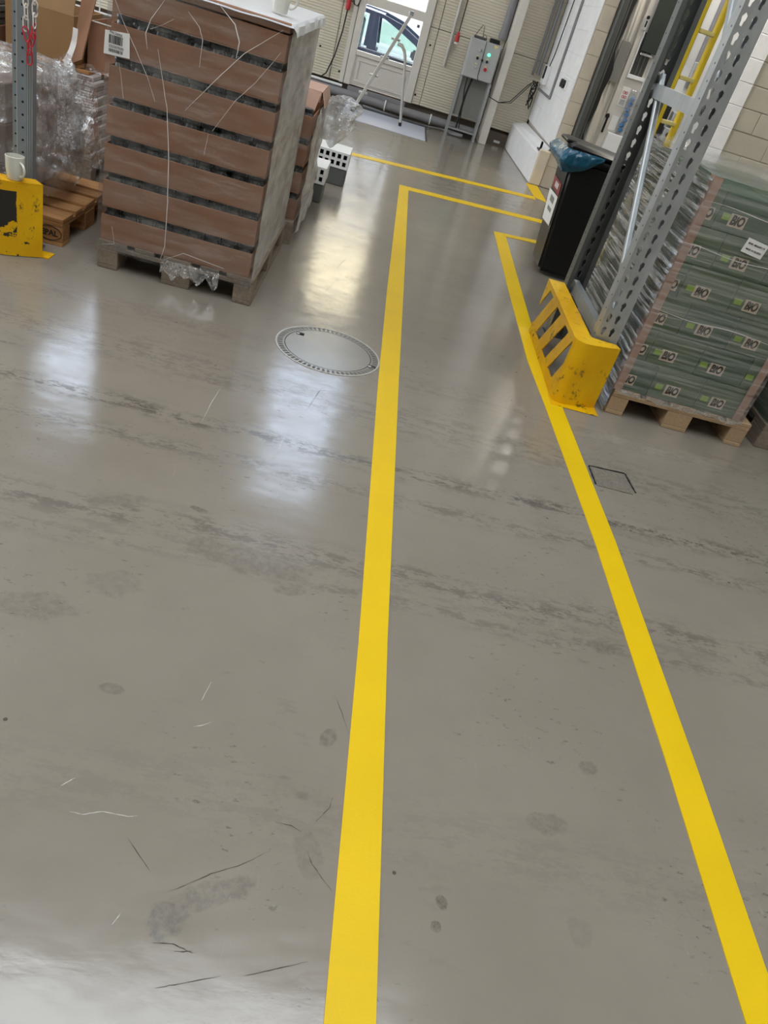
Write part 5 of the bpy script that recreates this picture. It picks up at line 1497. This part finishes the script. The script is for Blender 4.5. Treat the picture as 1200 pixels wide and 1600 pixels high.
# ================================================================== LEFT SIDE
# yellow guard, worn, with a black field on its long side
lg = thing('rack_guard', 'worn yellow and black rack guard under the white mug at the left edge', 'rack guard', (-1.60, 3.80, 0))
planL = [(-2.7, 3.735), (-1.70, 3.742), (-1.64, 3.762), (-1.60, 3.784), (-1.555, 3.811), (-1.503, 3.845)]
curved(planL, 0.004, 0.352, 0.006, 'front_plate', lg, YGUARD_L)
tl = MB()
innerL = [(-2.7, 3.845), (-1.70, 3.845), (-1.655, 3.852), (-1.63, 3.862), (-1.60, 3.876), (-1.56, 3.896)]
for (a, b2), (c, d) in zip(zip(planL[:-1], planL[1:]), zip(innerL[:-1], innerL[1:])):
    tl.hexa([(a[0], a[1], 0.3525), (b2[0], b2[1], 0.3525), (d[0], d[1], 0.3525), (c[0], c[1], 0.3525)], [(a[0], a[1], 0.359), (b2[0], b2[1], 0.359), (d[0], d[1], 0.359), (c[0], c[1], 0.359)])
bmesh.ops.remove_doubles(tl.bm, verts=tl.bm.verts[:], dist=0.0002)
tl.build('top_flange', YGUARD, lg)
bx('base_plate', YGUARD, lg, -1.56, -1.474, 3.85, 3.93, 0.0004, 0.006)
mug('white_mug', 'white mug standing on the worn yellow guard at the left edge', (-1.622, 3.818, 0.3595), 0.043, 0.105, -0.6)

# left upright
lu = thing('rack_upright', 'blue grey rack upright with bolt holes behind the worn yellow guard', 'rack', (-1.62, 3.93, 0))
LX0, LX1, LX2, LY = -1.668, -1.606, -1.588, 3.905
b = MB()
b.loft([[(LX0, LY, z), (LX1, LY, z), (LX2, LY + 0.03, z), (LX2 - 0.004, LY + 0.08, z), (LX2 - 0.02, LY + 0.08, z), (LX2 - 0.02, LY + 0.035, z), (LX1 - 0.004, LY + 0.006, z), (LX0, LY + 0.006, z)] for z in (0.008, 2.7)])
b.build('upright_profile', GALV_B, lu)
for k, (dx) in enumerate((0.004, 0.010, 0.016)):
    MB().bar((LX1 + dx, LY + 0.03 * dx / 0.018 - 0.001, 0.01), (LX1 + dx, LY + 0.03 * dx / 0.018 - 0.001, 2.7), 0.004, 0.004, (1, 0, 0)).build('rib', GALV, lu)
MB().box(LX0 + 0.019, LX0 + 0.0225, LY - 0.003, LY - 0.0002, 0.01, 2.7).build('fold_line', ALU, lu)
h = MB()
for k in range(36):
    h.disc((LX0 + 0.013, LY - 0.0004, 0.10 + k * 0.055), 0.0042, (0, -1, 0), 0.0008, 8)
    h.disc((LX0 + 0.046, LY - 0.0004, 0.08 + k * 0.055), 0.0055, (0, -1, 0), 0.0008, 8)
tag(h.build('bolt_hole', HOLE, lu), kind='stuff')
bx('foot_plate', STEEL_DK, lu, -1.70, -1.55, 3.87, 4.01, 0.0065, 0.0078) 
# chain
ch = thing('plastic_chain', 'red and white plastic chain hanging in front of the left upright', 'chain', (-1.588, 3.885, 0.87))
def link_mesh():
    b = MB(); pts = []
    for i in range(17):
        a = 2 * PI * i / 16
        pts.append((0.0105 * math.cos(a), 0, 0.017 * math.sin(a) + (0.013 if math.sin(a) > 0 else -0.013)))
    b.tube(pts[:-1] + [pts[0], pts[1]], 0.0032, 6)
    return b
L0 = [None, None]
def link(x, y, z, turn, tilt, red):
    if L0[red] is None:
        o = link_mesh().build('red_link' if red else 'white_link', REDCHAIN if red else WHITECHAIN, None, smooth=True, origin=(0, 0, 0))
        o.parent = ch; L0[red] = o
    else:
        o = L0[red].copy(); COL.objects.link(o)
    o.location = Vector((x, y, z)) - WL[ch.name]; o.rotation_euler = (0, tilt, turn)
LYc = 3.885
for i in range(10):
    z = 1.005 + i * 0.045
    link(-1.600 + 0.002 * (i % 2), LYc, z, (PI / 2.4 if i % 2 else 0.3), 0.0, 0)
    link(-1.563 + 0.002 * (i % 2), LYc, z + 0.02, (0.3 if i % 2 else PI / 2.2), 0.0, 0)
for x, z, tu, ti in ((-1.597, 0.965, 0.2, -0.25), (-1.566, 0.985, 1.3, 0.15), (-1.572, 0.95, 0.3, 0.25), (-1.583, 0.918, 1.2, 0.0), (-1.582, 0.878, 0.3, 0.0)):
    link(x, LYc - 0.002, z, tu, ti, 1)

# pallet with the oval brand, film wrapped load
ep = pallet('pallet', 'old brown wooden pallet with a burnt oval mark at the left', -2.68, 4.055, 'x', WOOD_OX)
BURN = mat('burnt_brand', rgb(44, 26, 14), 0.9, var=0.1)
mk = text_mesh('EPAL', 0.040, 0, 0.0014)
tx = put_text(mk, 'branded_word', BURN, ep, (-1.5505, 4.0530, 0.062), (PI / 2, 0, 0))
b = MB(); b.tube([(-1.5505 + 0.062 * math.cos(t), 4.0535, 0.062 + 0.036 * math.sin(t)) for t in [i * PI / 14 for i in range(29)]], 0.0020, 5); b.build('branded_oval', BURN, ep)
for k in range(3):
    for i, x in enumerate((-2.62, -2.20)):
        t = thing('pinkish_carton', '%s pinkish grey carton of the film covered load, %s' % (('bottom', 'middle', 'top')[k], ('far left', 'behind the left upright')[i]), 'carton', (x + 0.2, 4.45, 0.145 + 0.185 * k), 'cartons under the crumpled film')
        bx('carton_box', CARD_GREY, t, x, x + 0.415, 4.10, 4.76, 0.145 + 0.185 * k, 0.328 + 0.185 * k, bevel=0.005)
fw = thing('film_drape', 'crumpled clear film draped over the load on the old brown pallet', 'film', (-2.1, 4.4, 0.12))
rings = []
N = 64
for j in range(30):
    t = j / 29
    r = []
    for i in range(N):
        a = 2 * PI * i / N
        # rounded rectangle in plan, wider on the right where the loose film bulges
        ex = 0.44 * (1 - 0.10 * t) + 0.10 * max(0, math.cos(a)) * math.sin(PI * (0.25 + 0.6 * t))
        ey = 0.35
        c, s = math.cos(a), math.sin(a)
        px = -2.18 + math.copysign(abs(c) ** 0.45, c) * ex * 1.15
        py = 4.43 + math.copysign(abs(s) ** 0.45, s) * ey
        d = 0.045 * noise.noise(Vector((px * 5, py * 5, t * 5))) + 0.02 * noise.noise(Vector((px * 17, py * 17, t * 14)))
        d = abs(d) * (0.4 + 0.6 * t if c < 0 else 1)
        rag = 0.05 * noise.noise(Vector((c * 3, s * 3, 5))) if j == 0 else 0
        r.append((px + c * d, py + s * d, 0.19 + rag + t * 0.56 + 0.06 * t * noise.noise(Vector((c * 2.2, s * 2.2, 9)))))
    rings.append(r)
b = MB(); b.loft(rings, cap=False)
top = rings[-1]
cxy = (-2.15, 4.43)
rr_ = [top] + [[(cxy[0] + (p[0] - cxy[0]) * f, cxy[1] + (p[1] - cxy[1]) * f, 0.76 + 0.03 * noise.noise(Vector((p[0] * 6, p[1] * 6, f * 4))) + 0.05 * (1 - f) * 0.5) for p in top] for f in (0.8, 0.55, 0.3, 0.06)]
b.loft(rr_, cap=False)
b.build('drape', FILM_BAG, fw, smooth=True)
# loose peak of film at the right and a tail hanging to the pallet
b = MB(); rows = []
for j in range(22):
    t = j / 21
    r = []
    for i in range(16):
        s = i / 15
        x = -1.84 + 0.30 * s + 0.06 * t - 0.05 * math.sin(PI * t) * (1 - s)
        y = 4.40 + 0.22 * s + 0.10 * noise.noise(Vector((s * 3, t * 3, 4))) + 0.035 * noise.noise(Vector((s * 11, t * 10, 6)))
        z = 0.83 - 0.13 * abs(s - 0.55) * 2 * (1 - t) - t * (0.60 - 0.06 * s) + 0.02 * noise.noise(Vector((s * 8, t * 7, 1)))
        r.append((x, y, max(z, 0.16)))
    rows.append(r)
b.loft(rows, cap=False, closed=False); b.build('loose_tail', FILM_BAG, fw, smooth=True)

# loads behind: layered wrapped stack with boards, cartons on top
pallet('pallet', 'wooden pallet under the layered white stack far left', -2.95, 5.25, 'x', WOOD_GY)
LAYR = mat('white_layered_sheets', rgb(196, 190, 186), 0.5, var=0.12, vscale=6, stretch=(0.3, 0.3, 14))
for k in range(16):
    t = tag(bx('sheet_bundle', LAYR, None, -2.92, -1.765 + random.uniform(-.012, .012), 5.27 + random.uniform(0, .012), 6.0, 0.1445 + k * 0.0298, 0.1735 + k * 0.0298, bevel=0.006), 'flat wrapped bundle, %s from the floor in the layered stack behind the film' % ('first', 'second', 'third', 'fourth', 'fifth', 'sixth', 'seventh', 'eighth', 'ninth', 'tenth', 'eleventh', 'twelfth', 'thirteenth', 'fourteenth', 'fifteenth', 'sixteenth')[k], 'bundle', 'flat bundles of the layered stack')
for k in range(5):
    tag(bx('loose_board', WOOD_OX, None, -2.90, -1.80, 5.28 + k * 0.14, 5.405 + k * 0.14, 0.6225, 0.642, bevel=0.003), 'rough wooden board under the big carton, board %s from the front' % ('one', 'two', 'three', 'four', 'five')[k], 'board', 'loose boards on the layered stack')
bc_ = thing('big_carton', 'large open brown carton standing on boards behind the left upright', 'carton', (-2.12, 5.55, 0.643))
b = MB(); b.box(-2.30, -1.905, 5.30, 5.308, 0.643, 0.905); b.build('front_wall', CARD_DARK, bc_)
b = MB(); b.box(-2.30, -2.292, 5.3085, 5.80, 0.643, 0.905); b.box(-1.913, -1.905, 5.3085, 5.80, 0.643, 0.905); b.box(-2.2915, -1.9135, 5.792, 5.80, 0.643, 0.905); b.box(-2.2915, -1.9135, 5.3085, 5.7915, 0.643, 0.648); b.build('carton_wall', CARD_DARK, bc_)
b = MB(); b.hexa([(-2.30, 5.300, 0.906), (-1.905, 5.300, 0.906), (-1.905, 5.306, 0.906), (-2.30, 5.306, 0.906)], [(-2.30, 5.33, 1.10), (-1.905, 5.33, 1.10), (-1.905, 5.336, 1.10), (-2.30, 5.336, 1.10)]); b.build('flap', mat('lighter_box_board', rgb(160, 126, 88), 0.8, var=0.06), bc_)
b = MB(); b.hexa([(-1.904, 5.26, 0.66), (-1.840, 5.26, 0.70), (-1.836, 5.27, 0.70), (-1.900, 5.27, 0.66)], [(-1.885, 5.40, 1.10), (-1.795, 5.40, 1.11), (-1.795, 5.41, 1.11), (-1.885, 5.41, 1.10)])
tag(b.build('cardboard_flap', CARD), 'tall brown cardboard strip leaning beside the big carton', 'cardboard')
b = MB(); rows = []
for j in range(12):
    t = j / 11
    rows.append([(-1.885 - 0.055 * t ** 2 + 0.018 * i, 5.235 - 0.01 * i + 0.006 * noise.noise(Vector((i, t * 4, 1))), 0.86 - 0.19 * t - 0.01 * i * t) for i in range(3)])
b.loft(rows, cap=False, closed=False)
tag(b.build('tape_strip', FILM_FOLD, smooth=True), 'curled clear tape strip on the leaning cardboard', 'tape')
b2_ = thing('low_carton', 'low open brown carton right of the leaning cardboard strip', 'carton', (-1.72, 5.75, 0.643))
bx('front_wall', CARD, b2_, -1.87, -1.50, 5.45, 5.457, 0.643, 0.89); 
b = MB(); b.box(-1.87, -1.863, 5.4575, 5.85, 0.643, 0.89); b.box(-1.507, -1.50, 5.4575, 5.85, 0.643, 0.89); b.box(-1.8625, -1.5075, 5.843, 5.85, 0.643, 0.93); b.box(-1.8625, -1.5075, 5.4575, 5.8425, 0.643, 0.648); b.build('carton_wall', CARD, b2_)
bx('pale_edge', PAPER, b2_, -1.87, -1.50, 5.447, 5.459, 0.8905, 0.896)
bx('support_board', WOOD_OX, b2_, -1.78, -1.45, 5.42, 5.86, 0.6235, 0.6425)
b = MB(); rows = []
for j in range(9):
    rows.append([(-1.85 + 0.2 * i / 9, 5.27 + 0.14 * j / 8, 0.645 + 0.05 * abs(noise.noise(Vector((i * .8, j * .8, 3)))) * (1.5 - abs(j - 4) / 4)) for i in range(10)])
b.loft(rows, cap=False, closed=False)
tag(b.build('film_scrap', FILM_BAG, smooth=True), 'crumpled film scrap lying beside the low brown carton', 'film')
# cartons seen left of the upright
tag(bx('small_carton', CARD, None, -2.78, -2.36, 5.30, 5.75, 0.643, 0.735, bevel=0.004), 'flat brown carton visible left of the upright', 'carton')
t = thing('grey_sheet_stack', 'stack of grey sheets above the flat carton at the left edge', 'stack', (-2.6, 5.55, 0.7355))
for k in range(6):
    bx('sheet', GREYBOARD, t, -2.78 + 0.004 * (k % 2), -2.37 + 0.005 * (k % 3), 5.32, 5.74, 0.7360 + k * 0.035, 0.769 + k * 0.035, bevel=0.004)
# wire basket far behind
wr_ = thing('wire_basket', 'white wire basket far behind the low carton at the left', 'basket', (-2.0, 6.6, 0))
b = MB()
bz = (0.55, 0.78, 1.02, 1.25)
for z in bz:
    b.tube([(-2.5, 6.4, z), (-1.5, 6.4, z), (-1.5, 6.9, z), (-2.5, 6.9, z), (-2.5, 6.4, z)], 0.008, 6)
for i in range(9):
    x = -2.5 + i * 0.125
    b.tube([(x, 6.4, bz[0]), (x, 6.4, bz[-1])], 0.005, 5)
b.build('wire_panel', WHITEP, wr_)
b = MB()
for x in (-2.5, -1.5):
    for y in (6.4, 6.9): b.tube([(x, y, 0.001), (x, y, 0.55)], 0.012, 6)
b.build('basket_leg', WHITEP, wr_)
b = MB(); b.tube([(-2.1, 6.39, 1.25), (-1.8, 6.39, 0.78), (-1.5, 6.39, 1.25)], 0.007, 5); b.build('cross_wire', WHITEP, wr_)
